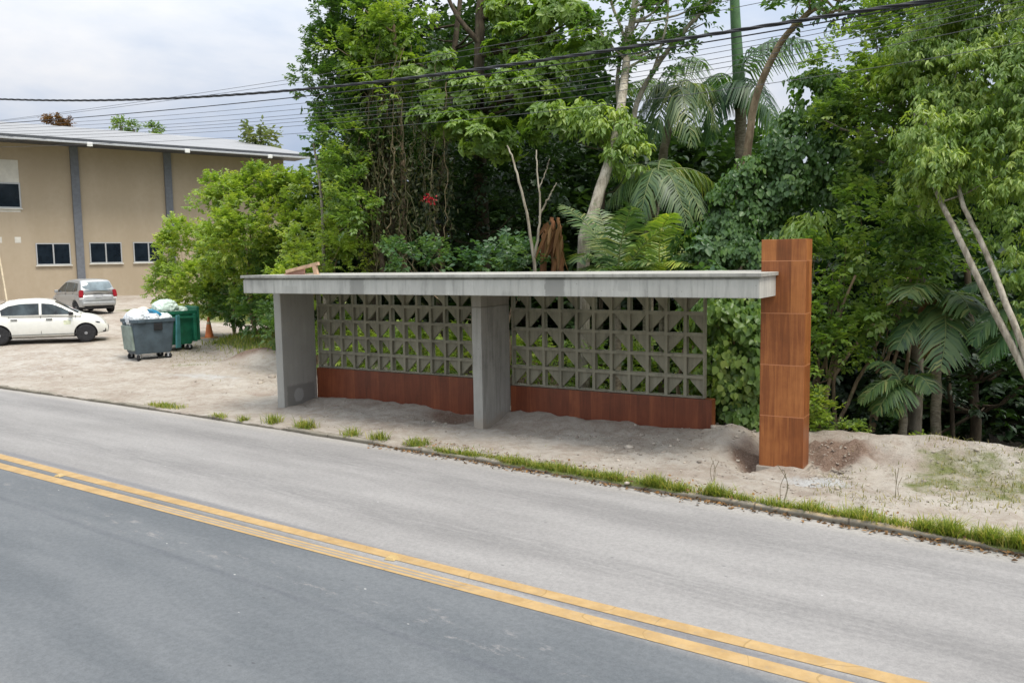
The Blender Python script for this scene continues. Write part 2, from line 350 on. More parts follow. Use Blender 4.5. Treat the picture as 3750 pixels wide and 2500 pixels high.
def m_ground():
    t = NT('bare_ground'); co = t.coord()
    grass, floor_, brown, white = (t.attr(a) for a in ('grass', 'floor', 'brown', 'white'))
    f = t.noise(co, .9, 7, .65); g = t.noise(co, 6, 6, .7); h = t.noise(co, 45, 4, .7); sp = t.noise(co, 140, 2, .7)
    k = t.math('ADD', t.math('MULTIPLY', f, .55), t.math('MULTIPLY', g, .45))
    c = t.ramp(k, [(.34, (.305, .245, .198)), (.46, (.405, .346, .290)), (.55, (.48, .43, .372)), (.68, (.555, .513, .462))])
    bn = t.step(t.math('ADD', brown, t.math('MULTIPLY', t.math('SUBTRACT', g, .5), .7)), .25, .75)
    c = t.mix(bn, c, t.mix(t.step(h, .35, .65), (.16, .105, .078), (.29, .205, .155)))
    wn = t.step(t.math('ADD', white, t.math('MULTIPLY', t.math('SUBTRACT', g, .5), .8)), .3, .7)
    c = t.mix(wn, c, t.mix(t.step(h, .4, .6), (.44, .43, .42), (.58, .575, .565)))
    gn = t.step(t.math('ADD', grass, t.math('MULTIPLY', t.math('SUBTRACT', t.noise(co, 2.5, 6, .7), .5), .9)), .35, .65)
    c = t.mix(gn, c, t.mix(t.step(h, .35, .65), (.11, .135, .035), (.20, .215, .07)))
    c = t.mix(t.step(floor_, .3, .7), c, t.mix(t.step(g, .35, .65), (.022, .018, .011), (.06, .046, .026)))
    c = t.mix(t.math('MULTIPLY', t.step(h, .56, .70), .5), c, (.15, .12, .10))        # small dark clods
    c = t.mix(t.math('MULTIPLY', t.step(sp, .62, .74), .55), c, (.66, .64, .61))      # pale grit
    pt2 = t.noise(co, 2.1, 6, .72)
    c = t.mix(t.math('MULTIPLY', t.step(pt2, .54, .66), .24), c, (.215, .165, .13))   # damp earth showing through
    t.bump(t.math('ADD', t.math('MULTIPLY', h, .8), t.math('ADD', g, t.math('MULTIPLY', sp, .3))), .85, .055)
    return t.base(c, .95, .15)
GROUND = m_ground()
def m_kerb():
    t = NT('kerb_stone'); co = t.coord(); X, Y, Z = t.sep(co)
    n1 = t.noise(co, 3, 6, .7); n2 = t.noise(co, 30, 4, .7)
    c = t.mix(t.step(n1, .3, .7), (.17, .15, .12), (.30, .27, .22))
    py = t.math('MULTIPLY', t.step(n1, .42, .58), t.math('MULTIPLY', t.step(X, 1.0, 3.5), t.step(Z, -.012, .002)))
    c = t.mix(t.math('MULTIPLY', py, .55), c, (.46, .31, .13))
    low = t.math('MULTIPLY', t.math('SUBTRACT', 1, t.step(Z, -.03, .002)), .8)        # moss and soot low on the face
    c = t.mix(low, c, (.075, .066, .05))
    c = t.mix(t.math('MULTIPLY', t.step(n2, .55, .7), .6), c, (.10, .085, .06))
    fr = t.math('LESS_THAN', t.math('FRACT', t.math('MULTIPLY', X, 1.0)), .02)
    c = t.mix(t.math('MULTIPLY', fr, .7), c, (.06, .05, .04))
    t.bump(n2, .5, .02)
    return t.base(c, .92, .2)
KERB = m_kerb()
def m_wall():
    t = NT('painted_wall'); co = t.coord(); X, Y, Z = t.sep(co)
    n1 = t.noise(t.mapping(co, (1, 1, .3)), .7, 5, .6); n2 = t.noise(co, 4, 5, .6)
    c = t.mix(t.step(t.math('ADD', t.math('MULTIPLY', n1, .7), t.math('MULTIPLY', n2, .3)), .35, .65), (.385, .315, .225), (.43, .355, .262))
    c = t.mix(t.math('MULTIPLY', t.step(n2, .60, .75), .2), c, (.30, .24, .17))
    return t.base(c, .9, .2)
WALL = m_wall()
def m_roof():
    t = NT('roof_sheet'); co = t.coord(); X, Y, Z = t.sep(co)
    n1 = t.noise(t.mapping(co, (.3, 2, 1)), 1.2, 5, .6)
    c = t.mix(t.step(n1, .35, .65), (.215, .215, .222), (.285, .285, .29))
    fr = t.math('FRACT', t.math('MULTIPLY', X, 1.05))
    rib = t.math('SUBTRACT', 1, t.step(t.math('ABSOLUTE', t.math('SUBTRACT', fr, .5)), .03, .10))
    t.bump(rib, .4, .03)
    return t.base(c, .55, .4, .1)
ROOF = m_roof()
GLASS_DARK = plain('window_glass', (.012, .018, .026), .07, .5, var=.3, scale=2)
STEEL_BLUE = plain('column_paint', (.145, .155, .175), .6, .4)
FASCIA = plain('fascia_paint', (.07, .075, .085), .6, .3)
WHITE = plain('white_paint', (.74, .74, .71), .6, .4, var=.06); ALU = plain('aluminium', (.46, .47, .48), .4, .5, .2, var=.05)
OFFWHITE = plain('patched_plaster', (.62, .60, .54), .85, .2, var=.10, scale=2)
BLACK = plain('black_plastic', (.018, .018, .02), .5, .4); RUBBER = plain('tyre_rubber', (.03, .03, .032), .85, .25, var=.25, scale=12)
CABLE = plain('cable_black', (.035, .035, .04), .6, .3); CABLE_GREY = plain('cable_grey', (.075, .075, .08), .6, .3)
TIMBER = plain('raw_timber', (.50, .33, .22), .8, .2, var=.22, scale=9, bump=.2); PLY = plain('salmon_plywood', (.46, .26, .20), .8, .2, var=.2, scale=5)
STONE = plain('stone', (.35, .305, .255), .9, .2, var=.35, scale=4, bump=.4)
# ------------------------------------------------------------------ light: thin bright overcast with a veiled sun from the right
SUN_EL, SUN_AZ = math.radians(63), math.atan2(-.24, .97)      # azimuth of the sun measured from +X
sc.world = bpy.data.worlds.new('World'); sc.world.use_nodes = True
wt = sc.world.node_tree; bg = wt.nodes['Background']; bg.inputs[1].default_value = .1
class WN(NT):
    def __init__(s): s.t = wt
w = WN(); d = w.coord('Generated')
sky = w.n('ShaderNodeTexSky', sky_type='NISHITA', sun_disc=False); sky.sun_elevation = SUN_EL; sky.sun_rotation = math.pi/2-SUN_AZ
sky.air_density = 1.2; sky.dust_density = 2.5
X, Y, Z = w.sep(d)
zc = w.math('MAXIMUM', Z, 0.); den = w.math('ADD', zc, .22)
p = w.comb(w.math('DIVIDE', X, den), w.math('DIVIDE', Y, den), w.math('MULTIPLY', zc, 2.2))
n1 = w.noise(w.mapping(p, (1.0, .8, 1), loc=(2.1, .4, 0)), 1.05, 7, .54, .35)
n2 = w.noise(w.mapping(p, (1, 1, 1), loc=(7, 3, 1)), 3.2, 5, .55, .2)
k = w.math('ADD', w.math('MULTIPLY', n1, .75), w.math('MULTIPLY', n2, .25))
CL = 7.1
cc = w.ramp(k, [(.34, (.48*CL, .60*CL, .84*CL)), (.45, (.58*CL, .68*CL, .88*CL)), (.54, (.72*CL, .79*CL, .94*CL)), (.66, (.88*CL, .91*CL, 1.0*CL))])
# an overcast dome is brighter overhead
hz = w.math('POWER', zc, 1.25); lc = w.comb(w.math('ADD', .60, w.math('MULTIPLY', hz, 2.5)), w.math('ADD', .60, w.math('MULTIPLY', hz, 2.3)), w.math('ADD', .60, w.math('MULTIPLY', hz, 1.85)))
cc = w.mix(1., cc, lc, 'MULTIPLY')
col = w.mix(w.step(k, .24, .40), sky.outputs[0], cc)
wt.links.new(col, bg.inputs[0])
sl = bpy.data.lights.new('sun', 'SUN'); sun = bpy.data.objects.new('sun', sl); COL.objects.link(sun)
sl.energy = 2.0; sl.angle = math.radians(22); sl.color = (1., .93, .82)
sd = Vector((math.cos(SUN_EL)*math.cos(SUN_AZ), math.cos(SUN_EL)*math.sin(SUN_AZ), math.sin(SUN_EL)))
sun.rotation_euler = sd.to_track_quat('Z', 'Y').to_euler(); sun.location = (30, -10, 40)
vs = sc.view_settings; vs.view_transform = 'Standard'; vs.look = 'None'; vs.exposure = .70; vs.gamma = 1.; vs.use_curve_mapping = False
sc.cycles.max_bounces = 8; sc.cycles.transparent_max_bounces = 6; sc.cycles.diffuse_bounces = 5; sc.cycles.glossy_bounces = 2; sc.cycles.transmission_bounces = 5
sc.cycles.use_denoising = True; sc.cycles.use_adaptive_sampling = True

# ------------------------------------------------------------------ road geometry
RZ = -.055                                                    # road surface below the verge
_kx = np.array([-12.63, -10.1, -7.64, -5.76, -3.17, -.8, 1.09, 3.12, 5.32, 6.63, 7.57]); _ky = np.array([-.80, -.86, -1.0, -1.15, -1.41, -1.64, -1.80, -1.97, -2.22, -2.42, -2.62])
_kc = np.polyfit(_kx, _ky, 3)
def kerb_y(x):
    x = np.asarray(x, float); xc = np.clip(x, -12.6, 7.6)
    y = np.polyval(_kc, xc); dy = np.polyval(np.polyder(_kc), xc)
    return y + np.where(x > 7.6, np.maximum(dy, -.24), np.minimum(dy, -.02))*(x-xc)
def strip(name, xs, fa, fb, z, mat, nv=2, zf=None):
    """a sheet between y=fa(x) and y=fb(x); UV = metres along, metres across"""
    xs = np.asarray(xs); t = np.linspace(0, 1, nv)
    A, B = fa(xs), fb(xs); Y = A[:, None]*(1-t)+B[:, None]*t; Xg = np.repeat(xs[:, None], nv, 1)
    V = np.stack([Xg, Y, np.full_like(Xg, z)], -1).reshape(-1, 3)
    sd_ = np.concatenate([[0], np.cumsum(np.hypot(np.diff(xs), np.diff(A)))]); sd_ = sd_-np.interp(0, xs, sd_)
    UVc = np.stack([np.repeat(sd_[:, None], nv, 1), np.abs(Y-A[:, None])], -1).reshape(-1, 2)
    n = len(xs); i = (np.arange(n-1)[:, None]*nv+np.arange(nv-1)[None, :]).ravel()
    F = np.stack([i, i+1, i+nv+1, i+nv], -1)[:, ::-1]
    if (B-A).mean() > 0: F = F[:, ::-1]
    return from_np(name, V, F, mat, uv=UVc, smooth=True)
xr = np.concatenate([np.linspace(-160, -16, 60), np.linspace(-15, 12, 110), np.linspace(13, 160, 60)])
road = strip('road', xr, kerb_y, lambda x: kerb_y(x)-9.2, RZ, ASPH, 12); tag(road, kind='structure')
def fit_line(pts):
    P = np.array([onz(a, b, RZ)[:2] for a, b in pts]); c = np.polyfit(P[:, 0], P[:, 1], 2); lo, hi = P[:, 0].min(), P[:, 0].max()
    def f(x):
        xc = np.clip(x, lo, hi); return np.polyval(c, xc)+np.polyval(np.polyder(c), xc)*(x-xc)
    return f
top_l = fit_line([(0, 1042), (300, 1118), (600, 1196), (900, 1266), (1200, 1341), (1600, 1437), (2130, 1568)])
bot_l = fit_line([(0, 1078), (300, 1152), (600, 1231), (900, 1316), (1200, 1402), (1600, 1505), (1900, 1568)])
xl = np.concatenate([np.linspace(-120, -10, 40), np.linspace(-9.5, 12, 90), np.linspace(13, 120, 40)])
def paint(name, f0, f1, mat):
    o = strip(name, xl, lambda x: top_l(x)*(1-f0)+bot_l(x)*f0, lambda x: top_l(x)*(1-f1)+bot_l(x)*f1, RZ+.004, mat)
    uvl = o.data.uv_layers[0].data
    a = np.empty(len(uvl)*2, np.float32); uvl.foreach_get('uv', a); a = a.reshape(-1, 2)
    a[:, 1] = (a[:, 1] > 1e-4).astype(np.float32); uvl.foreach_set('uv', a.ravel())
    tag(o, kind='structure'); return o
paint('road_marking', 0., .36, PAINT_A)
paint('road_marking', .62, 1., PAINT_B)
STUD = plain('road_stud', (.42, .30, .13), .4, .5)
for (px_, py_), lb in (((900, 1283), 'small yellow reflector stud between the double yellow lines, nearer the picture centre'), ((138, 1093), 'small pale reflector stud on the yellow lines near the left edge of the road')):
    q = onz(px_, py_, RZ)
    bm = bmesh.new(); v = bx(bm, -.055, .055, -.05, .05, 0, .022); 
    for i in (4, 5, 6, 7): v[i].co.x *= .6; v[i].co.y *= .75
    o = from_bm('road_stud', bm, STUD); o.location = (q[0], q[1], RZ+.004); o.rotation_euler = (0, 0, .1); tag(o, lb, 'road stud', 'reflector studs on the centre line')

# kerb: a low worn stone strip, top nearly flush with the dirt
xk = np.concatenate([np.linspace(-60, -14, 60), np.linspace(-13.8, 10, 480), np.linspace(10.3, 60, 60)])
def prof_strip(name, xs, prof, mat):
    yk = kerb_y(xs); wob = (fbm(xs*1.7, 3.1, 0., 4)-.5)
    V = []; n = len(prof)
    fade = smooth01(-9, -3, xs)
    for (dy, z) in prof:
        V.append(np.stack([xs, yk+dy+wob*.05+(fbm(xs*6, dy*30+5., 0., 3)-.5)*.03, z*(.55+.45*fade)+(z > -.05)*(wob*.05+(fbm(xs*5, 8+dy*9, 0., 3)-.5)*.03-.03*smooth01(.48, .6, fbm(xs*.8, 21., 0., 4)))], -1))
    V = np.stack(V, 1).reshape(-1, 3); m = len(xs)
    i = (np.arange(m-1)[:, None]*n+np.arange(n-1)[None, :]).ravel()
    F = np.stack([i, i+n, i+n+1, i+1], -1)
    return from_np(name, V, F, mat, smooth=False)
kerb = prof_strip('kerb', xk, [(-.03, RZ-.05), (-.018, -.016), (.0, .006), (.075, .008), (.12, -.1)], KERB); tag(kerb, kind='structure')

# ------------------------------------------------------------------ ground
def px2(x, y, z=0.): return onz(x, y, z)[:2]
BUMPS = []                                                     # (x, y, rx, ry, height)
def bmp(px_, py_, rx, ry, h, z=0.): q = px2(px_, py_, z); BUMPS.append((q[0], q[1], rx, ry, h))
bmp(1690, 1000, .36, .34, .20, .12); bmp(1655, 1025, .5, .35, .06)      # heap left of the clad pier
bmp(1722, 1050, .17, .26, -.22); bmp(1890, 1058, .24, .22, -.16); bmp(1912, 1048, .28, .22, -.12)
bmp(1905, 1010, .5, .22, .12); bmp(2100, 1035, .9, .25, .10); bmp(2300, 1060, .8, .3, .10)
bmp(1040, 958, .62, .34, -.16); bmp(905, 935, .9, .25, .02); bmp(1240, 968, .75, .3, .06); bmp(1085, 1000, .5, .25, -.03)
bmp(598, 901, .42, .24, -.15); bmp(560, 880, .8, .3, .05); bmp(470, 872, 1.5, .5, .08); bmp(760, 945, .8, .2, .04)
bmp(1790, 1080, .45, .22, -.05); bmp(1850, 1085, .3, .2, -.04)
bmp(590, 822, 1.0, .5, .42, .2); bmp(520, 835, 1.4, .6, .16, .2); bmp(1500, 1010, .4, .2, .05); bmp(1420, 985, .3, .15, .05)
def gz(x, y):
    x = np.asarray(x, float); y = np.asarray(y, float)
    lot = .14*smooth01(-12.6, -17.2, x)*smooth01(.3, 3.4, y) + .45*smooth01(-20, -30, x)*smooth01(1, 6, y)+.35*smooth01(-31, -40, x)*smooth01(8, 16, y)
    yb = y-.42*np.maximum(0, -x-9.5); bank = .55*smooth01(3.8, 6.2, yb)*smooth01(-16.5, -13, x)*smooth01(-3., -7., x)
    up = .10*smooth01(.2, .85, y)*smooth01(-5.2, -4.0, x)*smooth01(4.4, 3.2, x)
    drop = -2.4*smooth01(1.5, 5., y-.5*smooth01(3, 0, x))*smooth01(-5.5, -1.5, x) - 1.2*smooth01(1.7, 2.6, y)*smooth01(2.6, 4.2, x)
    rt = -.10*smooth01(3.4, 4.6, x)*smooth01(1.3, .2, y) + .10*smooth01(.5, 1.1, y)*smooth01(4.9, 6.0, x)*smooth01(2.0, 1.4, y)
    hills = 3.0*smooth01(60, 300, np.hypot(x, y))
    h = lot+bank+up+drop+rt+hills
    for (bx_, by_, rx, ry, hh) in BUMPS:
        h = h + hh*np.exp(-((x-bx_)/rx)**2-((y-by_)/ry)**2)
    near = smooth01(25, 14, np.hypot(x, y))
    off = y-kerb_y(x)
    amp = smooth01(.15, .9, off)
    h = h + amp*((fbm(x*.9, y*.9, 0., 4)-.5)*.055 + near*(fbm(x*5.5, y*5.5, 3., 5)-.5)*.085)
    lump = 1.2*np.exp(-((x-5.35)/.6)**2-((y-.7)/.5)**2)+.8*np.exp(-((x-4.1)/.4)**2-((y-.4)/.4)**2)      # torn earth by the pier
    h = h + lump*np.abs(fbm(x*6, y*6, 9., 4)-.5)*.5
    h = np.where(off < .14, np.where(off < -.02, -.35, -.012), h - (off < .3)*.0)
    return h
gx = np.concatenate([np.array([-900, -500, -300, -165, -110, -80]), np.linspace(-62, -18, 90)[:-1], np.linspace(-18, -8, 72)[:-1], np.linspace(-8, 9.5, 300)[:-1], np.linspace(9.5, 22, 60)[:-1], np.linspace(22, 60, 40)[:-1], np.array([60, 80, 110, 165, 300, 500, 900])])
gvv = np.concatenate([[-900, -300, -100, -40, -20, -12, -9.6], [-9.0, -5, -.6, -.028], np.linspace(.0, 4.3, 74), np.linspace(4.4, 20, 90), np.linspace(21, 60, 40), np.linspace(66, 1000, 16)])
GX, GV = np.meshgrid(gx, gvv, indexing='ij'); GY = GV + np.where(np.abs(GX) < 170, kerb_y(GX), kerb_y(np.sign(GX)*170))
GZ = gz(GX, GY); GZ = np.where(GV < -9.3, -.05, GZ)
ny = len(gvv); i = (np.arange(len(gx)-1)[:, None]*ny+np.arange(ny-1)[None, :]).ravel()
GF = np.stack([i, i+ny, i+ny+1, i+1], -1)
gyb = GY-.42*np.maximum(0, -GX-9.5); gs_ = smooth01(4.2, 5.4, gyb)*smooth01(-16.2, -14.8, GX)*smooth01(-1.5, -5.5, GX) + .8*smooth01(12, 15, GY)*smooth01(-31, -29, GX)
gs_ = gs_ + .50*smooth01(5.6, 6.6, GX)*smooth01(-1.2, -.3, GY)*smooth01(1.4, .9, GY) + .55*np.exp(-((GX+11.6)/1.2)**2-((GY-3.6)/.8)**2)
off_ = GY-kerb_y(GX)
gs_ = gs_ + .75*smooth01(.55, .1, off_)*smooth01(-2, 2, GX) + (GV < -9.3)*1.
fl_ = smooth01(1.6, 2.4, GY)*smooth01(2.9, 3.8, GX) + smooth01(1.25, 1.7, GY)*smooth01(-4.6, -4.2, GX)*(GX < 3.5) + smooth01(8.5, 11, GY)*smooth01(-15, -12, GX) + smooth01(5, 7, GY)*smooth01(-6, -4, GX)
br_ = np.zeros_like(GX)
def spot(arr, px_, py_, rx, ry, a):
    q = px2(px_, py_); arr += a*np.exp(-((GX-q[0])/rx)**2-((GY-q[1])/ry)**2)
for a in ((1040, 955, .8, .35, .75), (1905, 1035, .55, .42, 1.15), (1715, 1040, .35, .35, .8), (1550, 990, .6, .25, .55), (600, 900, .5, .25, .6), (900, 930, 1.2, .2, .4), (1350, 975, .9, .2, .45), (595, 838, .9, .4, .8), (520, 838, .9, .35, .45), (1240, 958, .8, .2, .35), (2100, 1060, 1., .3, .35)): spot(br_, *a)
wh_ = np.zeros_like(GX)
for a in ((1880, 1085, .5, .22, .85), (1650, 1010, .3, .12, .4), (470, 870, 2.2, .6, .55), (560, 925, 1.6, .3, .3), (1900, 1120, 1.4, .25, .25)): spot(wh_, *a)
wh_ = wh_ + .35*smooth01(-11, -14, GX)*smooth01(7, 4, GY)
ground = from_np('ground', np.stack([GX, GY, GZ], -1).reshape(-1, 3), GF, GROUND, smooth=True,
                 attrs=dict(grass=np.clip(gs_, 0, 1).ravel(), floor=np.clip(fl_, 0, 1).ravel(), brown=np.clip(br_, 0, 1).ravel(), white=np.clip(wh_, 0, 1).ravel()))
tag(ground, kind='structure')
def gz1(x, y): return float(gz(np.array([x]), np.array([y]))[0])

# ------------------------------------------------------------------ bus shelter
sh = empty('bus_shelter', (0, 0, 0), 0, 'unfinished concrete bus shelter with block screen and tall wood clad pier', 'bus shelter')
X0, X1, YF, YB = -4.52, 4.654, -.815, 1.08
bm = bmesh.new()                                              # slab with a drip groove under its thin cap
prof = [(YF, 2.2), (YF, 2.437), (YF+.035, 2.440), (YF+.035, 2.468), (YB-.035, 2.468), (YB-.035, 2.44), (YB, 2.437), (YB, 2.2)]
def prism(bm, loops):
    R_ = [[bm.verts.new(p) for p in L] for L in loops]
    for a, b in zip(R_, R_[1:]):
        for k in range(len(a)): bm.faces.new((a[k], a[(k+1) % len(a)], b[(k+1) % len(a)], b[k]))
    bm.faces.new(R_[0][::-1]); bm.faces.new(R_[-1]); bmesh.ops.recalc_face_normals(bm, faces=bm.faces)
prism(bm, [[(x, y, z) for y, z in prof] for x in (X0, X1)])
bmesh.ops.bevel(bm, geom=[e for e in bm.edges if e.calc_length() > 5 or abs(e.verts[0].co.z-e.verts[1].co.z) > .2], offset=.007, segments=2, affect='EDGES')
slab = from_bm('roof_slab', bm, CONC_BEAM, sh)
bm = bmesh.new(); bx(bm, X0-.03, X1+.035, YF-.035, YB+.03, 2.4685, 2.516, .006)
from_bm('roof_cap', bm, CONC, slab)
def pillar(x0, x1, y1, z1, mat):
    bm = bmesh.new(); bx(bm, x0, x1, 0, y1, -.4, z1, .012)
    bmesh.ops.subdivide_edges(bm, edges=[e for e in bm.edges if e.calc_length() > 1.5], cuts=14)
    for v in bm.verts: v.co.x += (float(fbm(v.co.z*2.1+3, v.co.y*3, x0))-.5)*.012; v.co.y += (float(fbm(v.co.z*1.7+9, v.co.x*3, x0+4))-.5)*.012
    return from_bm('pillar', bm, mat, sh)
p1 = pillar(-4.457-.18, -4.457, .885, 2.2-.001, CONC_PATCH); tag(p1, 'concrete pillar with a darker mortar patch and pale round dab at its foot')
p2 = pillar(-.178, 0, .885, 2.2-.001, CONC_PILLAR)
pat = {'L': ["\\//\\/\\\\/\\\\\\/\\/", "//\\///\\///\\//\\", "\\/\\\\\\/\\\\\\/\\\\\\/", "\\\\/\\\\\\/\\\\\\/\\\\\\", "//\\///\\///\\///"],
       'R': ["\\\\/\\\\\\/\\\\\\/", "//\\///\\///\\", "\\/\\\\\\/\\\\\\/\\", "\\\\/\\\\\\/\\\\\\/", "//\\///\\///\\"]}
def screen(xa, xb, za, zb, rows, key):
    nc = len(rows[0]); nr = len(rows); cw = (xb-xa)/nc; ch = (zb-za)/nr; tb = .0245; y0, y1 = .945, 1.055
    bm = bmesh.new()
    for r in range(nr+1):
        z = za+r*ch; lo = z-(tb if r else 0); hi = z+(tb if r < nr else 0)
        bx(bm, xa, xb, y0, y1, lo, hi, .003)
    for r in range(nr):
        for c in range(nc+1):
            x = xa+c*cw; lo = x-(tb if c else 0); hi = x+(tb if c < nc else 0); j = random.uniform(-.003, .003)
            bx(bm, lo, hi, y0+.002+j, y1-.002, za+r*ch+tb-.001, za+(r+1)*ch-tb+.001)
        for c in range(nc):
            g = .001
            xl_, xr_ = xa+c*cw+(tb if c else tb)+g-.004, xa+(c+1)*cw-tb-g+.004; zl, zh = za+r*ch+tb-.003, za+(r+1)*ch-tb+.003
            d_ = rows[nr-1-r][c]; q = random.uniform(-.006, .006)
            tri = [(xl_, zh), (xr_, zh), (xr_, zl+.004)] if d_ == '\\' else [(xl_, zh), (xr_, zh), (xl_, zl+.004)]
            if d_ == '\\' : tri = [(xl_+.01, zh), (xr_, zh), (xr_, zl)]
            prism(bm, [[(x, yy, z) for x, z in tri] for yy in (y0+.060+q, y0+.098+q)])
    return from_bm('block_screen', bm, CONC_SCREEN, sh)
screen(-4.455, -.18, .667, 2.198, pat['L'], 'L')
screen(.002, 3.383, .586, 2.198, pat['R'], 'R')
box('wood_panel', -4.455, -.18, .885, 1.06, -.3, .664, TILE_SHADED, sh, .003)
box('wood_panel', .002, 3.52, .885, 1.06, -.02, .583, TILE_SHADED, sh, .003)
pier = box('wood_pier', 4.462, 5.041, -.002, .355, -.105, 2.939, TILE, sh, .004); tag(pier, 'tall pier clad in orange brown wood look tiles')
box('pier_footing', 4.43, 5.075, -.03, .39, -.5, -.108, CONC, sh, .01)
# pegs that prop the right end of the panel
for (x, y, z, lb) in ((3.19, .80, .10, 'short pale timber peg under the wood panel, farthest from its right end'), (3.36, .80, .11, 'short pale timber peg under the wood panel, middle one of three'), (3.50, .84, .12, 'short pale timber peg right at the corner of the wood panel')):
    bm = bmesh.new(); v = bx(bm, -.017, .017, -.017, .017, -.22, z-.0)
    for i in (0, 1, 2, 3): v[i].co.x *= .3; v[i].co.y *= .3
    o = from_bm('timber_peg', bm, TIMBER); o.location = (x, y, -.02); o.rotation_euler = (random.uniform(-.08, .08), random.uniform(-.1, .1), .3)
    tag(o, lb, 'timber peg', 'pegs propping the wood panel')
# timber offcut frame lying on the roof
tz = 2.517
def roofp(px_, py_, Y): return ony(px_, py_, Y)
tf = empty('timber_trestle', (-3.55, -.42, tz), 0, 'salmon coloured timber and plywood offcut trestle lying on the shelter roof', 'timber offcut')
def slat(name, a, b, w_, th, mat):
    P = [roofp(*a, -.42), roofp(*b, -.42)]
    d_ = P[1]-P[0]; L = np.linalg.norm(d_); ang = math.atan2(d_[2], d_[0])
    bm = bmesh.new(); bx(bm, 0, L, -th/2, th/2, -w_/2, w_/2, .004)
    o = from_bm(name, bm, mat, tf); o.location = Vector(P[0])-tf.location; o.rotation_euler = (0, -ang, 0); return o
slat('rail', (658, 624), (732, 605), .055, .05, TIMBER)
slat('post', (722, 607), (727, 631.5), .085, .045, TIMBER)
q = [roofp(*a, -.40) for a in ((650, 632), (698, 632), (698, 615.5), (662, 624.5))]
bm = bmesh.new(); prism(bm, [[(a[0]+3.55, a[1]+.42+dy, a[2]-tz) for a in q] for dy in (0, .03)]); from_bm('board', bm, PLY, tf)
slat('bottom_rail', (650, 631), (728, 631.5), .04, .05, TIMBER).location.y += .06

# ------------------------------------------------------------------ warehouse
e0 = atd(0, 310, 44.4); e1 = atd(716, 360, 55.6); e1[2] = e0[2] = 9.5
dr = (e1-e0); dr[2] = 0; dr /= np.linalg.norm(dr); nn = np.array([-dr[1], dr[0], 0.]); L1 = float((e1-e0) @ dr); OV = 2.3
wh = empty('warehouse', (e0[0], e0[1], 0), math.atan2(dr[1], dr[0]), 'long beige warehouse with metal roof and blue grey columns behind the bushes', 'warehouse')
def wl(px_, py_, off=0.):                                     # sight line -> wall coordinates (along, height)
    P0 = e0+nn*(OV+off); v = ray(px_, py_); t_ = ((P0-CAM) @ nn)/(v @ nn); q_ = CAM+v*t_-e0; return float(q_ @ dr), float(q_[2]+e0[2])
XA, XB, DP = -22., L1-.9, 24.; EZ = float(e0[2]); PT = math.tan(math.radians(11.)); RD = 11.5
box('wall', XA, XB, OV, DP, -1, EZ-.05+OV*PT*.6, WALL, wh)
bm = bmesh.new(); RX = (XA-.5, XB+.9)
prism(bm, [[(x, 0, EZ), (x, 0, EZ+.13), (x, RD, EZ+RD*PT+.13), (x, 2*RD+2, EZ+.13), (x, 2*RD+2, EZ), (x, RD, EZ+RD*PT)] for x in RX])
roof = from_bm('roof', bm, ROOF, wh)
bm = bmesh.new(); bx(bm, RX[0], RX[1], -.06, -.003, EZ-.12, EZ+.10); from_bm('fascia', bm, FASCIA, roof)
bm = bmesh.new(); bx(bm, RX[0], RX[1], -.16, -.062, EZ-.16, EZ-.05, .02); from_bm('gutter', bm, ALU, roof)
bm = bmesh.new(); bx(bm, RX[0], RX[1], .0, OV+.2, EZ-.06, EZ-.01); from_bm('soffit', bm, FASCIA, roof)
for px_, py_ in ((178, 480), (389, 450), (2, 450)):
    a, _ = wl(px_, py_, -.16)
    if px_ == 2: a -= 6.2
    bm = bmesh.new(); bx(bm, a-.21, a+.21, OV-.17, OV-.002, -.5, EZ-.07, .01); from_bm('column', bm, STEEL_BLUE, wh)
for px_, py_ in ((206, 332), (430, 347), (620, 358)):
    v = ray(px_, py_); t_ = ((e0-nn*.2-CAM) @ nn)/(v @ nn); a = float((CAM+v*t_-e0) @ dr)
    bm = bmesh.new(); bx(bm, a-.14, a+.14, -.28, -.165, EZ-.30, EZ-.08, .03); bx(bm, a-.03, a+.03, -.16, -.1, EZ-.2, EZ-.1); from_bm('floodlight', bm, WHITE, wh)
def window(x0, x1, z0, z1, n, fw=.06, label=None):
    bm = bmesh.new(); y0, y1 = OV-.05, OV+.001
    bx(bm, x0-fw, x1+fw, y0, y1, z0-fw, z0); bx(bm, x0-fw, x1+fw, y0, y1, z1, z1+fw)
    bx(bm, x0-fw, x0, y0, y1, z0+.0005, z1-.0005); bx(bm, x1, x1+fw, y0, y1, z0+.0005, z1-.0005)
    for k in range(1, n): xm = x0+(x1-x0)*k/n; bx(bm, xm-.035, xm+.035, y0, y1, z0+.0005, z1-.0005)
    f = from_bm('window', bm, ALU, wh)
    for k in range(n):
        a, b = x0+(x1-x0)*k/n+(.037 if k else .002), x0+(x1-x0)*(k+1)/n-(.037 if k < n-1 else .002)
        box('pane', a, b, OV-.02-.006*k, OV-.008-.006*k, z0+.002, z1-.002, GLASS_DARK, f)
    bm = bmesh.new(); bx(bm, x0-.12, x1+.12, OV-.11, OV-.052, z0-fw-.07, z0-fw-.002); from_bm('sill', bm, OFFWHITE, f)
    return f
for (a, b, c, d_) in ((84, 158, 561, 606), (207, 276, 559, 602), (307.5, 372, 558.5, 600)):
    xa, z1 = wl(a, b*0+c); xb, _ = wl(b, c); _, z0 = wl((a+b)/2, d_)
    window(xa, xb, z0, z1, 2)
xa, z1 = wl(-20, 421); xb, _ = wl(42, 421); _, z0 = wl(20, 475)
window(xa-1.2, xb, z0, z1, 2, .07)
xa2, zt = wl(38, 368)
box('white_panel', xa-1.25, xa2+.05, OV-.012, OV+.01, z1+.075, zt, OFFWHITE, wh, .004)
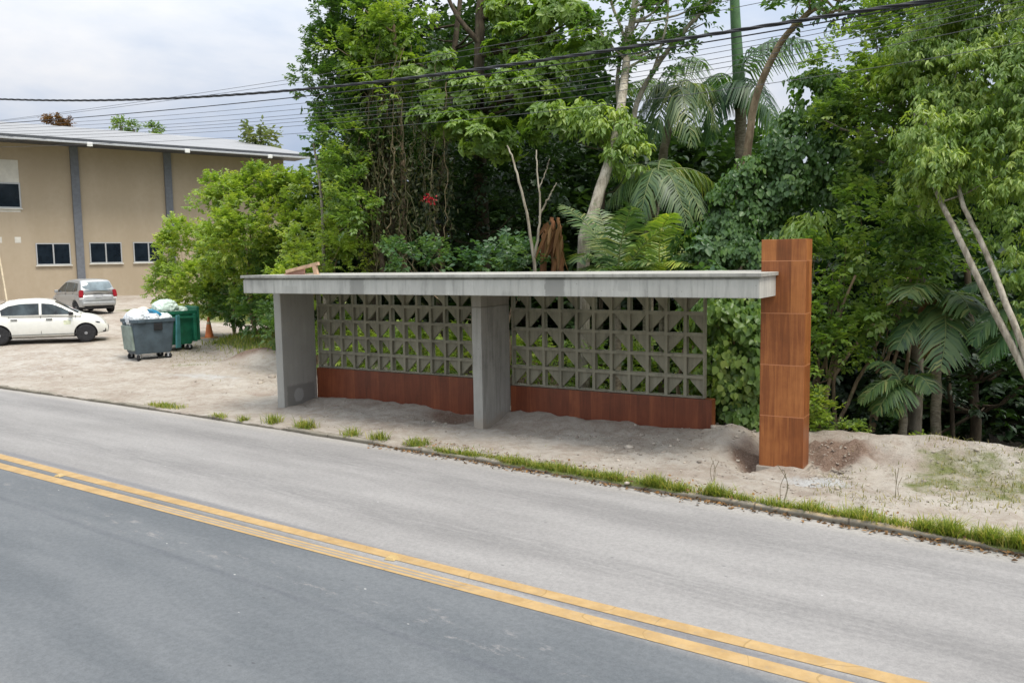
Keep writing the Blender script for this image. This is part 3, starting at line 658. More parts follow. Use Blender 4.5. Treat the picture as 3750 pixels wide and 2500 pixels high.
_, zq = wl(20, 487); box('plaster_patch', xa-1.3, wl(47, 480)[0], OV-.010, OV+.01, zq, z0-.145, OFFWHITE, wh, .004)
for px_ in (-3, 41):
    a, z = wl(px_, 551); box('plaster_patch', a-.15, a+.15, OV-.007, OV+.01, z-.16, z+.16, OFFWHITE, wh, .003)
def onplane(px_, py_, off):
    P0 = e0+nn*off; v = ray(px_, py_); return CAM+v*(((P0-CAM) @ nn)/(v @ nn))
P_ = onplane(-3, 580, OV-.06); Q_ = onplane(16, 690, OV-1.5); Q_[2] = gz1(Q_[0], Q_[1])-.05; b = MB(); b.tube([P_, (P_+Q_)/2, Q_], .05, 8)
o = b.build('leaning_pole', plain('pale_wood', (.55, .47, .34), .8)); tag(o, 'thin pale pole leaning against the beige warehouse wall at the far left', 'pole')
# ------------------------------------------------------------------ things in the yard
def hit(px_, py_, d0=6., d1=70.):
    """where a sight line first meets the ground"""
    v = ray(px_, py_); T = np.linspace(d0, d1, 4000); P = CAM+T[:, None]*v
    k = np.nonzero(P[:, 2] < gz(P[:, 0], P[:, 1]))[0]
    return P[k[0]] if len(k) else P[-1]
PAINT_WHITE = plain('car_paint_white', (.74, .735, .69), .35, .5, var=.03, coat=.6); PAINT_SILVER = plain('car_paint_silver', (.40, .405, .405), .38, .5, .45, var=.06, coat=.5)
CARGLASS = plain('car_glass', (.035, .047, .052), .05, .6, var=.75, scale=2.2); LAMP_RED = plain('tail_lamp_red', (.30, .02, .03), .2, .5); LAMP_CLEAR = plain('lamp_clear', (.68, .68, .68), .15, .5)
RIM = plain('wheel_rim', (.30, .30, .31), .4, .5, .5, var=.15); PLATE = plain('number_plate_grey', (.42, .43, .45), .5, .4); SEAM = plain('panel_gap', (.10, .10, .10), .8, .2)
LAMP_DARK = plain('lamp_smoked', (.06, .065, .075), .15, .6); STICK = plain('sticker_pale_green', (.64, .67, .50), .5, .3, var=.25, scale=9)
def car(name, paint, top, gh, W, wb, nose, tail, label, loc, ang, wheel_r=.31, sill=.22):
    root = empty(name, loc, ang, label, 'car')
    tx, tz_ = zip(*top)
    ra = wheel_r+.05; st = [np.linspace(tail, nose, 40), [tail+.03, tail+.1, nose-.03, nose-.1]]
    for wx in (wb/2, -wb/2): st += [wx+ra*np.sin(np.linspace(-1, 1, 25)*math.pi/2), [wx-ra-.004, wx+ra+.004]]
    xs = np.unique(np.round(np.concatenate(st), 4)); xs = xs[np.concatenate([[True], np.diff(xs) > .0025])]
    u40 = np.linspace(tail, nose, 60); z40 = np.interp(u40, tx, tz_); z40 = np.convolve(np.pad(z40, 2, mode='edge'), [.1, .2, .4, .2, .1], 'valid'); zt = np.interp(xs, u40, z40)
    hw = W/2*np.clip(1-.10*smooth01(nose-.75, nose, xs)**1.5-.07*smooth01(tail+.7, tail, xs)**1.5-.10*smooth01(nose-.10, nose, xs)-.08*smooth01(tail+.10, tail, xs), 0, 1)
    zb = sill+.10*smooth01(nose-.7, nose, xs)+.08*smooth01(tail+.6, tail, xs); z0a = zb.copy()
    for wx in (wb/2, -wb/2):                                   # wheel arches
        k = np.abs(xs-wx) <= ra; z0a[k] = np.maximum(z0a[k], wheel_r+np.sqrt(np.maximum(0, ra*ra-(xs[k]-wx)**2)))
    bm = bmesh.new(); rings = []
    pz = [0, .05, .22, .5, .70, .82, .945, .992]; py_f = [.86, .95, .985, 1., .985, .965, .90, .74]
    for x, z1, w_, z0, za in zip(xs, zt, hw, zb, z0a):
        h = z1-z0; f0 = (za-z0)/h; fr = f0+(np.array(pz)-0)*(1-f0)
        yy = np.interp(fr, pz, py_f)*w_; 
        half = [(0, za)]+[(float(a), float(z0+f*h)) for a, f in zip(yy, fr)]+[(0, z1+.025)]
        rings.append([(x, y, z) for y, z in half]+[(x, -y, z) for y, z in half[-2:0:-1]])
    prism(bm, rings)
    body = from_bm('body', bm, [paint, BLACK], root, True); me = body.data
    try: me.set_sharp_from_angle(angle=math.radians(38))
    except Exception: pass
    box('underbody', tail+.35, nose-.35, -W/2+.24, W/2-.24, sill-.03, .60, BLACK, root)
    for wx in (wb/2, -wb/2): box('wheel_well', wx-ra-.02, wx+ra+.02, -W/2+.22, W/2-.22, .30, wheel_r+ra+.03, BLACK, root)
    # greenhouse: planar leaning sides y = wg - k (z - belt)
    belt = np.interp(0, tx, tz_)-.03; k_ = .30; wg = W/2*.93
    gx_, gz_ = zip(*gh); gs = np.unique(np.concatenate([np.linspace(gx_[0], gx_[-1], 36), gx_])); gt = np.interp(gs, gx_, gz_)
    gt = np.convolve(np.pad(gt, 2, mode='edge'), [.08, .2, .44, .2, .08], 'valid')
    wx_ = wg*np.clip(1-.05*smooth01(gx_[0]+.4, gx_[0], gs), 0, 1)
    bm = bmesh.new(); rings = []
    def side(x, z): return float(np.interp(x, gs, wx_))-k_*(z-belt)
    for x, z1 in zip(gs, gt):
        z1 = max(z1, belt+.02); zs = np.linspace(belt-.06, z1-.05*min(1, (z1-belt)/.3), 5)
        half = [(0, belt-.06)]+[(side(x, z), z) for z in zs]+[(side(x, z1)-.035, z1-.012), (side(x, z1)*.6, z1+.012), (0, z1+.02)]
        rings.append([(x, y, z) for y, z in half]+[(x, -y, z) for y, z in half[-2:0:-1]])
    prism(bm, rings); roof_ = from_bm('roof', bm, paint, root, True)
    return root, body, roof_, side, belt, gs, gt
def panel_poly(name, pts, side, mat, parent, off=.010, sides=(1, -1)):
    """flat-sided pieces on the car's flank: pts (x,z), one on each side"""
    for s_ in sides:
        bm = bmesh.new()
        vs_ = [bm.verts.new((x, s_*(side(x, z)+off), z)) for x, z in pts]
        vi_ = [bm.verts.new((x, s_*(side(x, z)-.02), z)) for x, z in pts]
        bm.faces.new(vs_)
        for k in range(len(pts)): bm.faces.new((vs_[k], vs_[(k+1) % len(pts)], vi_[(k+1) % len(pts)], vi_[k]))
        bmesh.ops.recalc_face_normals(bm, faces=bm.faces); from_bm(name, bm, mat, parent)
def glass_sheet(name, prof, wfun, mat, parent, lift=.008):
    V = []; F = []; n = 7
    for x, z in prof:
        w_ = wfun(x, z)
        for j in range(n):
            t = -1+2*j/(n-1); V.append((x, w_*t, z+.016*(1-t*t)))
    for i_ in range(len(prof)-1):
        for j in range(n-1): a = i_*n+j; F.append((a, a+1, a+n+1, a+n))
    V = np.array(V); V[:, 2] += lift
    return from_np(name, V, F, mat, parent, True)
def wheel(x, y, r, root, spokes=5):
    s_ = 1 if y > 0 else -1
    bm = bmesh.new(); lathe(bm, [(r*.66, -.09), (r*.9, -.10), (r, -.07), (r, .07), (r*.92, .098), (r*.66, .09)], 40, 'Y')
    wh_ = from_bm('wheel', bm, RUBBER, root, True); wh_.location = (x, y-s_*.11, r)
    bm = bmesh.new(); lathe(bm, [(r*.67, -.08), (r*.67, .08), (r*.62, .075), (r*.60, .03), (.02, .015)] if s_ > 0 else [(r*.67, .08), (r*.67, -.08), (r*.62, -.075), (r*.60, -.03), (.02, -.015)], 32, 'Y')
    rm = from_bm('rim', bm, BLACK, wh_, True)
    bm = bmesh.new()
    for k in range(spokes):
        a = 2*math.pi*k/spokes+.3
        for da in (-.13, .13):
            c, s2 = math.cos(a+da), math.sin(a+da); px_, pz_ = -s2, c
            vs_ = []
            for rr, ww in ((r*.12, .020), (r*.63, .030)):
                for q in (-1, 1):
                    for yy in (.045, .085): vs_.append(bm.verts.new((c*rr+px_*ww*q, s_*yy, s2*rr+pz_*ww*q)))
            for f in ((0, 1, 3, 2), (4, 6, 7, 5), (0, 4, 5, 1), (2, 3, 7, 6), (1, 5, 7, 3), (0, 2, 6, 4)): bm.faces.new([vs_[i_] for i_ in f])
    lathe(bm, [(r*.16, s_*.04), (r*.16, s_*.09), (.001, s_*.095)], 16, 'Y')
    bmesh.ops.recalc_face_normals(bm, faces=bm.faces); from_bm('spokes', bm, RIM, wh_)
    return wh_
def flank(body_w):                                            # approximate flank of the lower body for gaps and handles
    return lambda x, z: body_w*.985
# white saloon
E1_ = np.array([RT[0], RT[1]])/np.hypot(RT[0], RT[1]); E2_ = np.array([FW[0], FW[1]])/np.hypot(FW[0], FW[1])
pf = atd(317/S, 1253/S, 29.1); u_ = (E1_*math.cos(.43)+E2_*math.sin(.43))[:2]; nrm = np.array([u_[1], -u_[0]])
cpos = pf[:2]-u_*1.275-nrm*.82; zc_ = (gz1(*(cpos+u_))+gz1(*(cpos-u_)))/2
topW = [(-2.28, .80), (-2.22, .98), (-2.05, 1.04), (-1.6, 1.05), (-1.0, 1.0), (0, .965), (.85, .96), (1.10, .95), (1.44, .90), (1.72, .81), (1.87, .72), (1.94, .61), (1.96, .42)]
ghW = [(-1.78, 1.02), (-1.05, 1.40), (-.75, 1.455), (-.2, 1.475), (.15, 1.45), (.38, 1.38), (1.16, .93)]
root, body, roof_, side, belt, gs, gt = car('white_saloon_car', PAINT_WHITE, topW, ghW, 1.74, 2.55, 1.96, -2.28, 'white saloon car parked on pale gravel, cut off by the left edge', (cpos[0], cpos[1], zc_), math.atan2(u_[1], u_[0]))
root.rotation_euler.y = -math.atan((gz1(cpos[0]+u_[0], cpos[1]+u_[1])-gz1(cpos[0]-u_[0], cpos[1]-u_[1]))/2)
panel_poly('side_window', [(-1.18, belt+.03), (-.10, belt+.03), (-.10, belt+.405), (-.62, belt+.40), (-.98, belt+.33), (-1.22, belt+.20)], side, CARGLASS, roof_)
panel_poly('side_window', [(-.02, belt+.03), (.93, belt+.03), (.62, belt+.235), (.30, belt+.375), (-.02, belt+.405)], side, CARGLASS, roof_)
glass_sheet('windscreen', [(1.06, .985), (.80, 1.13), (.55, 1.275), (.38, 1.37)], lambda x, z: side(x, z)-.07, CARGLASS, roof_, .012)
glass_sheet('rear_window', [(-1.68, 1.075), (-1.35, 1.245), (-1.08, 1.38)], lambda x, z: side(x, z)-.09, CARGLASS, roof_, .012)
fl = flank(.87)
for x in (-.06, .98, -.98):
    panel_poly('door_gap', [(x, .34), (x+.012, .34), (x+.012, .93), (x, .93)], lambda a, z: .87*(.99 if z < .8 else .955), SEAM, body, .004)
panel_poly('sill_line', [(-1.0, .305), (.98, .305), (.98, .32), (-1.0, .32)], lambda a, z: .862, SEAM, body, .002)
for x in (.10, -.92):
    for s_ in (1, -1): box('door_handle', x, x+.19, min(s_*.845, s_*.885), max(s_*.845, s_*.885), .80, .835, SEAM, body, .008)
for s_ in (1, -1):
    bm = bmesh.new(); bx(bm, .78, .92, min(s_*.84, s_*1.0), max(s_*.84, s_*1.0), .935, 1.05, .03); from_bm('mirror', bm, BLACK, root)
    bm = bmesh.new(); bmesh.ops.create_uvsphere(bm, u_segments=16, v_segments=10, radius=1)
    for v in bm.verts: v.co = Vector((1.72+.17*v.co.x-.08*abs(v.co.y), s_*(.68+.15*v.co.y)-s_*.03*v.co.x, .665+.068*v.co.z-.05*v.co.x))
    from_bm('headlamp', bm, LAMP_DARK, body, True)
    bm = bmesh.new(); bx(bm, 1.78, 1.895, min(s_*.62, s_*.775), max(s_*.62, s_*.775), .33, .46, .03); from_bm('fog_lamp', bm, BLACK, body)
    bm = bmesh.new(); bx(bm, -2.26, -2.12, min(s_*.5, s_*.8), max(s_*.5, s_*.8), .78, .94, .04); from_bm('tail_lamp', bm, LAMP_RED, body)
panel_poly('sticker', [(.62, .62), (.83, .62), (.83, .76), (.62, .76)], lambda a, z: .868, STICK, body, .002, (-1,))
bm = bmesh.new(); bx(bm, 1.85, 1.97, -.5, .5, .34, .52, .03); from_bm('grille', bm, BLACK, body)
for x in (1.275, -1.275):
    for y in (.85, -.85): wheel(x, y, .31, root)
# silver hatchback seen from behind
th = YAW+math.radians(45.5); hd = np.array([-math.sin(th), math.cos(th)])            # heading
rr_ = atd(408/S, 1150/S, 39.2); lat = np.array([hd[1], -hd[0]])                      # to the car's right
cpos2 = rr_[:2]+hd*1.225-lat*.72
topS = [(-1.80, .62), (-1.765, .93), (-1.70, 1.0), (-1.2, 1.0), (-.4, .97), (.4, .95), (1.05, .94), (1.45, .86), (1.85, .74), (2.0, .58), (2.04, .42)]
ghS = [(-1.765, 1.0), (-1.60, 1.36), (-1.48, 1.475), (-1.2, 1.515), (-.4, 1.53), (.1, 1.50), (.4, 1.42), (1.38, .90)]
root, body, roof_, side, belt, gs, gt = car('silver_hatchback_car', PAINT_SILVER, topS, ghS, 1.68, 2.45, 2.04, -1.80, 'silver hatchback seen from behind, parked nose to the beige warehouse wall', (cpos2[0], cpos2[1], gz1(*cpos2)), math.atan2(hd[1], hd[0]), .295)
panel_poly('side_window', [(-1.42, belt+.10), (-.98, belt+.05), (-.98, belt+.44), (-1.30, belt+.42)], side, CARGLASS, roof_)
panel_poly('side_window', [(-.92, belt+.05), (-.02, belt+.04), (-.02, belt+.475), (-.92, belt+.45)], side, CARGLASS, roof_)
panel_poly('side_window', [(.05, belt+.04), (1.10, belt+.04), (.62, belt+.29), (.28, belt+.44), (.05, belt+.475)], side, CARGLASS, roof_)
def rear_sheet(name, z0, z1, wfac, mat, par, prof_, off=.012):
    P = [(float(np.interp(z, [p[1] for p in prof_], [p[0] for p in prof_]))-off, z) for z in np.linspace(z0, z1, 5)]
    V = []; F = []; n = 9
    for x, z in P:
        w_ = wfac(z)
        for j in range(n): t = -1+2*j/(n-1); V.append((x+.05*t*t*t*t, w_*t, z))
    for a in range(4):
        for j in range(n-1): q = a*n+j; F.append((q, q+n, q+n+1, q+1))
    return from_np(name, V, F, mat, par, True)
gl = [(-1.79, .99), (-1.63, 1.36), (-1.52, 1.47)]
SGL = plain('rear_glass', (.16, .20, .22), .08, .6, var=.35, scale=2)
rear_sheet('rear_window', 1.03, 1.42, lambda z: .69-.30*(z-1.0), SGL, roof_, gl, .02)
bk = [(-1.80, .3), (-1.81, .62), (-1.785, .95), (-1.74, 1.0)]
panel_r = rear_sheet('tailgate_gap', .585, .60, lambda z: .70, SEAM, body, bk, .014)
rear_sheet('number_plate', .72, .84, lambda z: .22, PLATE, body, bk, .018)
for s_ in (1, -1):
    bm = bmesh.new(); bmesh.ops.create_cube(bm, size=1)
    bmesh.ops.bevel(bm, geom=list(bm.edges), offset=.12, segments=2, affect='EDGES')
    for v in bm.verts: v.co = Vector((-1.735+.13*v.co.x+.03*v.co.z, s_*(.715+.17*v.co.y-.04*v.co.z), .90+.32*v.co.z))
    from_bm('tail_lamp', bm, LAMP_RED, body)
    bm = bmesh.new(); bmesh.ops.create_cube(bm, size=1); bmesh.ops.bevel(bm, geom=list(bm.edges), offset=.12, segments=2, affect='EDGES')
    for v in bm.verts: v.co = Vector((-1.755+.10*v.co.x, s_*(.70+.18*v.co.y), .685+.085*v.co.z))
    from_bm('reverse_lamp', bm, LAMP_CLEAR, body)
    bm = bmesh.new(); bx(bm, .85, .98, min(s_*.80, s_*.95), max(s_*.80, s_*.95), .93, 1.05, .03); from_bm('mirror', bm, PAINT_SILVER, root)
bm = bmesh.new(); bx(bm, -1.90, -1.72, -.70, .70, .36, .53, .05); from_bm('bumper', bm, PAINT_SILVER, body)
bm = bmesh.new(); bx(bm, -1.83, -1.6, -.62, .62, .22, .345, .03); from_bm('bumper_underside', bm, BLACK, body)
for x in (-.03, -.95):
    panel_poly('door_gap', [(x, .34), (x+.012, .34), (x+.012, .92), (x, .92)], lambda a, z: .84*(.99 if z < .8 else .955), SEAM, body, .004)
for x in (1.225, -1.225):
    for y in (.80, -.80): wheel(x, y, .295, root, 7)
# ------------------------------------------------------------------ waste containers
BIN_GREY = plain('bin_grey_plastic', (.062, .088, .108), .55, .4, var=.22, scale=3); BIN_PALE = plain('bin_grey_faded', (.20, .245, .215), .6, .3, var=.25, scale=3)
BIN_GREEN = plain('bin_green_plastic', (.012, .135, .072), .5, .4, var=.3, scale=3); BIN_TEAL = plain('bin_teal_lid', (.065, .225, .24), .5, .4, var=.2, scale=3)
BAG = plain('plastic_bag_white', (.66, .69, .72), .32, .5, var=.16, scale=5); BAG_BLUE = plain('plastic_bag_blue', (.05, .28, .48), .3, .5, var=.35, scale=7); BAG_PALE = plain('plastic_bag_pale_green', (.50, .60, .54), .35, .5, var=.14, scale=5)
BAG_PINK = plain('plastic_bag_peach', (.66, .52, .44), .35, .5, var=.16, scale=5)
def rrect(hx, hy, r, z, n=5):
    P = []
    for cx, cy, a0 in ((hx-r, hy-r, 0), (-hx+r, hy-r, 90), (-hx+r, -hy+r, 180), (hx-r, -hy+r, 270)):
        for k in range(n+1): a = math.radians(a0+90*k/n); P.append((cx+r*math.cos(a), cy+r*math.sin(a), z))
    return P
def shell(bm, loops):                                          # open-topped
    R_ = [[bm.verts.new(p) for p in L] for L in loops]
    for a, b in zip(R_, R_[1:]):
        for k in range(len(a)): bm.faces.new((a[k], a[(k+1) % len(a)], b[(k+1) % len(b)], b[k]))
    bm.faces.new(R_[0][::-1]); bm.faces.new(R_[-1])
def container(name, label, loc, ang, mat, H=1.0, L=1.24, D=1.0):
    root = empty(name, loc, ang, label, 'waste container', 'wheeled waste containers in the yard')
    z0 = .20; bm = bmesh.new(); hl, hd_ = L/2, D/2
    shell(bm, [rrect(hl*.84, hd_*.80, .09, z0), rrect(hl*.88, hd_*.85, .10, z0+.06), rrect(hl*.94, hd_*.92, .07, z0+H*.55), rrect(hl*.985, hd_*.98, .05, z0+H-.09), rrect(hl*1.04, hd_*1.05, .05, z0+H-.088), rrect(hl*1.04, hd_*1.05, .05, z0+H),
               rrect(hl*.94, hd_*.92, .05, z0+H-.001), rrect(hl*.90, hd_*.88, .05, z0+H*.62)])
    b = from_bm('body', bm, mat, root, True)
    try: b.data.set_sharp_from_angle(angle=math.radians(32))
    except Exception: pass
    for cx in (-1, 1):
        for cy in (-1, 1):
            bm = bmesh.new(); lathe(bm, [(.03, -.035), (.095, -.03), (.10, 0), (.095, .03), (.03, .035)], 20, 'Y')
            w_ = from_bm('caster', bm, RUBBER, root, True); w_.location = (cx*hl*.70, cy*hd_*.66, .10); w_.rotation_euler = (0, 0, random.uniform(-.9, .9))
            bm = bmesh.new(); bx(bm, -.045, .045, -.05, .05, .06, .112); bx(bm, -.02, .02, -.048, -.038, -.02, .06); bx(bm, -.02, .02, .038, .048, -.02, .06); from_bm('fork', bm, ALU, w_)
    for s_ in (-1, 1):
        bm = bmesh.new(); lathe(bm, [(.028, hl*1.03*s_), (.028, (hl+.09)*s_), (.04, (hl+.09)*s_), (.04, (hl+.11)*s_)], 12, 'X', (0, 0, z0+H-.10)); from_bm('trunnion', bm, mat, root)
    return root, z0+H
ang = math.atan2(.95, .295); fd = np.array([.295, .955]); inw = np.array([-.955, .295])
c0 = np.array([-13.88, 3.52]); cg = c0+fd*.60+inw*.48
grey, zt_ = container('grey_waste_container', 'grey wheeled waste container heaped with white rubbish bags on pale gravel', (cg[0], cg[1], gz1(*cg)-.02), ang, BIN_GREY, .98, 1.17)
box('lock_plate', -.01, .23, -.515, -.44, .86, 1.06, BLACK, grey, .02)
box('end_panel', -.565, -.485, -.38, .38, .34, 1.05, BIN_PALE, grey, .03).rotation_euler = (0, -.075, 0)
bm = bmesh.new(); bx(bm, -.46, -.26, -.56, -.52, 1.08, 1.15, .012); from_bm('rim_label', bm, BIN_GREY, grey)
c1 = hit(455, 801)[:2]; cg2 = c1-fd*.64+inw*.50
green, zt2 = container('green_waste_container', 'dark green wheeled waste container with raised rim behind the grey one', (cg2[0], cg2[1], gz1(*cg2)-.02), ang, BIN_GREEN, 1.04)
for x0 in (-.60, .50): box('side_rib', x0, x0+.11, -.60, -.44, .28, 1.14, BIN_GREEN, green, .02)
box('front_rail', -.655, .655, -.575, -.51, 1.005, 1.07, BIN_GREEN, green, .015)
bm = bmesh.new(); v = bx(bm, -.085, .085, -.03, .03, 0, 1.0, .015)
for q_ in bm.verts: q_.co.x *= 1.15-.35*q_.co.z
lid = from_bm('lid', bm, BIN_TEAL, green); lid.location = (-.04, -.68, .13); lid.rotation_euler = (.04, 0, .5)
tag(lid, 'faded teal lid hanging down between the two containers')
box('lid_stop', .655, .74, -.50, .46, .30, 1.36, BIN_GREEN, green, .02)
def bag(loc, r, mat, label, seed, sq=(1, 1, .8), name='rubbish_bag', group='rubbish bags heaped on the containers'):
    bm = bmesh.new(); bmesh.ops.create_icosphere(bm, subdivisions=5, radius=1)
    P = np.array([v.co[:] for v in bm.verts])
    rr = 1+.35*(fbm(P[:, 0]*1.4+seed, P[:, 1]*1.4, P[:, 2]*1.4+5, 3)-.5) - .22*np.abs(fbm(P[:, 0]*3.4+seed*3, P[:, 1]*3.4, P[:, 2]*3.4+9, 4)-.5)*2 - .07*np.abs(fbm(P[:, 0]*9+seed, P[:, 1]*9, P[:, 2]*5, 3)-.5)*2
    Q = P*rr[:, None]*np.array(sq)*r
    for v, q in zip(bm.verts, Q): v.co = Vector(q)
    o = from_bm(name, bm, mat, None, True); o.location = Vector([float(c) for c in loc]); o.rotation_euler = (0, 0, seed)
    tag(o, label, 'rubbish bag', group); return o
def onbin(root, x, y, z):
    a = root.rotation_euler.z; c, s_ = math.cos(a), math.sin(a)
    return (root.location.x+c*x-s_*y, root.location.y+s_*x+c*y, root.location.z+z)
bag(onbin(grey, -.36, -.12, 1.18), .30, BAG, 'white bulging rubbish bag at the left end of the grey container', 1.3, (1, .95, 1.0))
bag(onbin(grey, .02, -.16, 1.17), .28, BAG, 'white creased rubbish bag in the middle front of the grey container', 2.9, (1.15, .9, .85))
bag(onbin(grey, .36, -.08, 1.14), .27, BAG, 'white flat rubbish bag at the right end of the grey container', 4.4, (1.1, 1, .7))
bag(onbin(grey, -.02, .22, 1.26), .26, BAG_PINK, 'peach tinted rubbish bag topping the heap on the grey container', 6.1, (1, 1, .95))
bag(onbin(grey, -.30, .28, 1.18), .27, BAG, 'white rubbish bag at the back left of the grey container', 8.1, (1, 1, .9))
bag(onbin(grey, .12, -.27, 1.34), .13, BAG_BLUE, 'small bright blue bag lying on the white bags', 3.3, (1.9, .6, .6)).rotation_euler = (0, .45, grey.rotation_euler.z+.25)
bag(onbin(green, -.10, .05, 1.26), .42, BAG_PALE, 'large pale green rubbish bag peaking over the green container', 5.2, (1.25, .9, .85))
bag(onbin(green, .32, .1, 1.20), .26, BAG_PALE, 'small pale rubbish bag at the right end of the green container', 7.7, (1.1, 1, .7))
bag(onbin(green, -.40, .0, 1.20), .24, BAG_PALE, 'small pale rubbish bag at the left end of the green container', 9.7, (1.1, 1, .7))
# ------------------------------------------------------------------ traffic cone
q = hit(481, 776); cone = empty('traffic_cone', q, .2, 'faded orange traffic cone at the grass edge beside the green container', 'traffic cone')
ORANGE = plain('cone_orange', (.70, .20, .06), .6, .4, var=.2, scale=4); CONE_BASE = plain('cone_base', (.58, .32, .16), .7, .3, var=.2); CONE_PALE = plain('cone_band', (.60, .46, .30), .6, .3, var=.15)
bm = bmesh.new(); bx(bm, -.21, .21, -.21, .21, -.01, .035, .012); from_bm('base', bm, CONE_BASE, cone)
bm = bmesh.new(); lathe(bm, [(.15, .036), (.145, .06), (.095, .36), (.028, .74), (.02, .745)], 28); from_bm('body', bm, ORANGE, cone, True)
bm = bmesh.new(); lathe(bm, [(.0775, .48), (.061, .58), (.055, .58), (.07, .48)], 28); from_bm('band', bm, CONE_PALE, cone, True)
# ------------------------------------------------------------------ foliage engine
E1 = np.array([RT[0], RT[1], 0]); E1 /= np.linalg.norm(E1); E2 = np.array([FW[0], FW[1], 0]); E2 /= np.linalg.norm(E2); E3 = np.array([0, 0, 1.])
def nrm_(a): return a/(np.linalg.norm(a, axis=-1, keepdims=True)+1e-9)
def rdir(n): return nrm_(rng.normal(size=(n, 3)))
def leaf_mesh(B, D, N, L, W, droop=.25, fold=.3):
    D = nrm_(D); Sd = nrm_(np.cross(D, N)); N = np.cross(Sd, D); L = L[:, None]; W = W[:, None]; dr_ = droop*L
    f = fold*W
    V = np.stack([B, B+D*L*.32+Sd*W+N*f-N*dr_*.10, B+D*L*.68+Sd*W*.8+N*f*.8-N*dr_*.45, B+D*L-N*dr_, B+D*L*.68-Sd*W*.8+N*f*.8-N*dr_*.45, B+D*L*.32-Sd*W+N*f-N*dr_*.10], 1)
    n = len(B); i = np.arange(n)[:, None]*6
    F = np.stack([i+[0, 1, 2, 3], i+[0, 3, 4, 5]], 1).reshape(-1, 4)
    return V.reshape(-1, 3), F
def sprigs(P, O, style, size, k):
    """leaf bases, directions and normals for sprigs at P growing along O"""
    n = len(P); O = nrm_(O); up = np.broadcast_to(E3, O.shape)
    A = nrm_(np.cross(O, up+rng.normal(size=O.shape)*.25)); Bn = np.cross(A, O)
    Bs, Ds, Ns, Ls = [], [], [], []
    for j in range(k):
        t = (j+.5)/k; r = rng.normal(size=(n, 3))*.22
        if style == 'pair':
            s_ = 1 if j % 2 else -1
            b = P+O*(t*size*1.9)[:, None] if np.ndim(size) else P+O*(t*size*1.9)
            d_ = O*.55+A*s_*(1-.5*t)+r-up*.18; nn_ = Bn+up*.5+r
        elif style == 'whorl':
            a = 2*math.pi*j/k+rng.random(n)*.5
            rad = A*np.cos(a)[:, None]+Bn*np.sin(a)[:, None]
            b = P+rad*.02; d_ = rad+O*.22-up*.22+r*.6; nn_ = O+up*.4+r*.4
        elif style == 'hang':
            b = P+O*(t*size*1.4)+r*size*.6; d_ = -up*.85+O*.45+A*rng.normal(size=(n, 1))*.45+r; nn_ = O+A*rng.normal(size=(n, 1))*.5+up*.2
        else:                                                  # shingle
            b = P+A*rng.normal(size=(n, 1))*size*.8+Bn*rng.normal(size=(n, 1))*size*.8+O*rng.random((n, 1))*size*.5; d_ = -up*.75+A*rng.normal(size=(n, 1))*.5+O*.35; nn_ = O+up*.55+r
        Bs.append(b); Ds.append(d_); Ns.append(nn_); Ls.append(np.full(n, 1.-.35*t*(style == 'pair')))
    return np.concatenate(Bs), np.concatenate(Ds), np.concatenate(Ns), np.concatenate(Ls)
class Crown:
    def __init__(s): s.V = []; s.F = []; s.A = []; s.n = 0; s.C = []
    def leaves(s, B, D, N, L, W, var, droop=.25, fold=.3):
        V, F = leaf_mesh(B, D, N, L, W, droop, fold); s.V.append(V); s.F.append(F+s.n); s.A.append(np.repeat(var, 6)); s.n += len(V)
    def clumps(s, C, CO, cr, ns, style, size, k, aspect=.30, var=(0, 1), droop=.25, flat=.75):
        m = len(C); ns_ = int(ns)
        d_ = rdir(m*ns_).reshape(m, ns_, 3)
        d_ = nrm_(d_+CO[:, None, :]*.55+E3*.35)
        rad = cr[:, None]*(.45+.55*rng.random((m, ns_)))
        P = C[:, None, :]+d_*rad[..., None]*np.array([1, 1, flat]); O = nrm_(d_*.7+CO[:, None, :]*.4+E3*.15+rng.normal(size=d_.shape)*.25)
        P = P.reshape(-1, 3); O = O.reshape(-1, 3)
        B, D, N, Lf = sprigs(P, O, style, size, k)
        cv = np.repeat(rng.random(m), ns_); sv = rng.random(m*ns_)
        v_ = np.tile(cv*.45+sv*.25, k)+rng.random(len(B))*.30
        L = size*Lf*rng.uniform(.5, 1.35, len(B))
        s.leaves(B, D, N, L, L*aspect*rng.uniform(.8, 1.2, len(B)), np.clip(var[0]+(var[1]-var[0])*v_, 0, 1), droop)
        s.C.append(C)
    def blob(s, c, r, n, cr, ns, style, size, k, **kw):
        """ellipsoid of leaf clumps; r = (across, depth, up)"""
        d_ = rdir(int(n*1.5)); keep = (d_ @ E2 < .35)|(rng.random(len(d_)) < .45); d_ = d_[keep][:n]
        rad = .35+.65*np.sqrt(rng.random(len(d_)))
        Ax = np.stack([E1*r[0], E2*r[1], E3*r[2]])
        C = c+(d_*rad[:, None]) @ Ax; CO = nrm_(d_ @ np.stack([E1/r[0], E2/r[1], E3/r[2]])*min(r)+E3*.25)
        s.clumps(C, CO, cr*rng.uniform(.6, 1.3, len(C)), ns, style, size, k, **kw)
    def build(s, name, mat, parent=None):
        return from_np(name, np.concatenate(s.V), np.concatenate(s.F), mat, parent, attrs=dict(leafvar=np.concatenate(s.A)))
def P3(px_, py_, Y): return ony(px_, py_, Y)
def dep(P): return float((np.asarray(P)-CAM) @ FW)
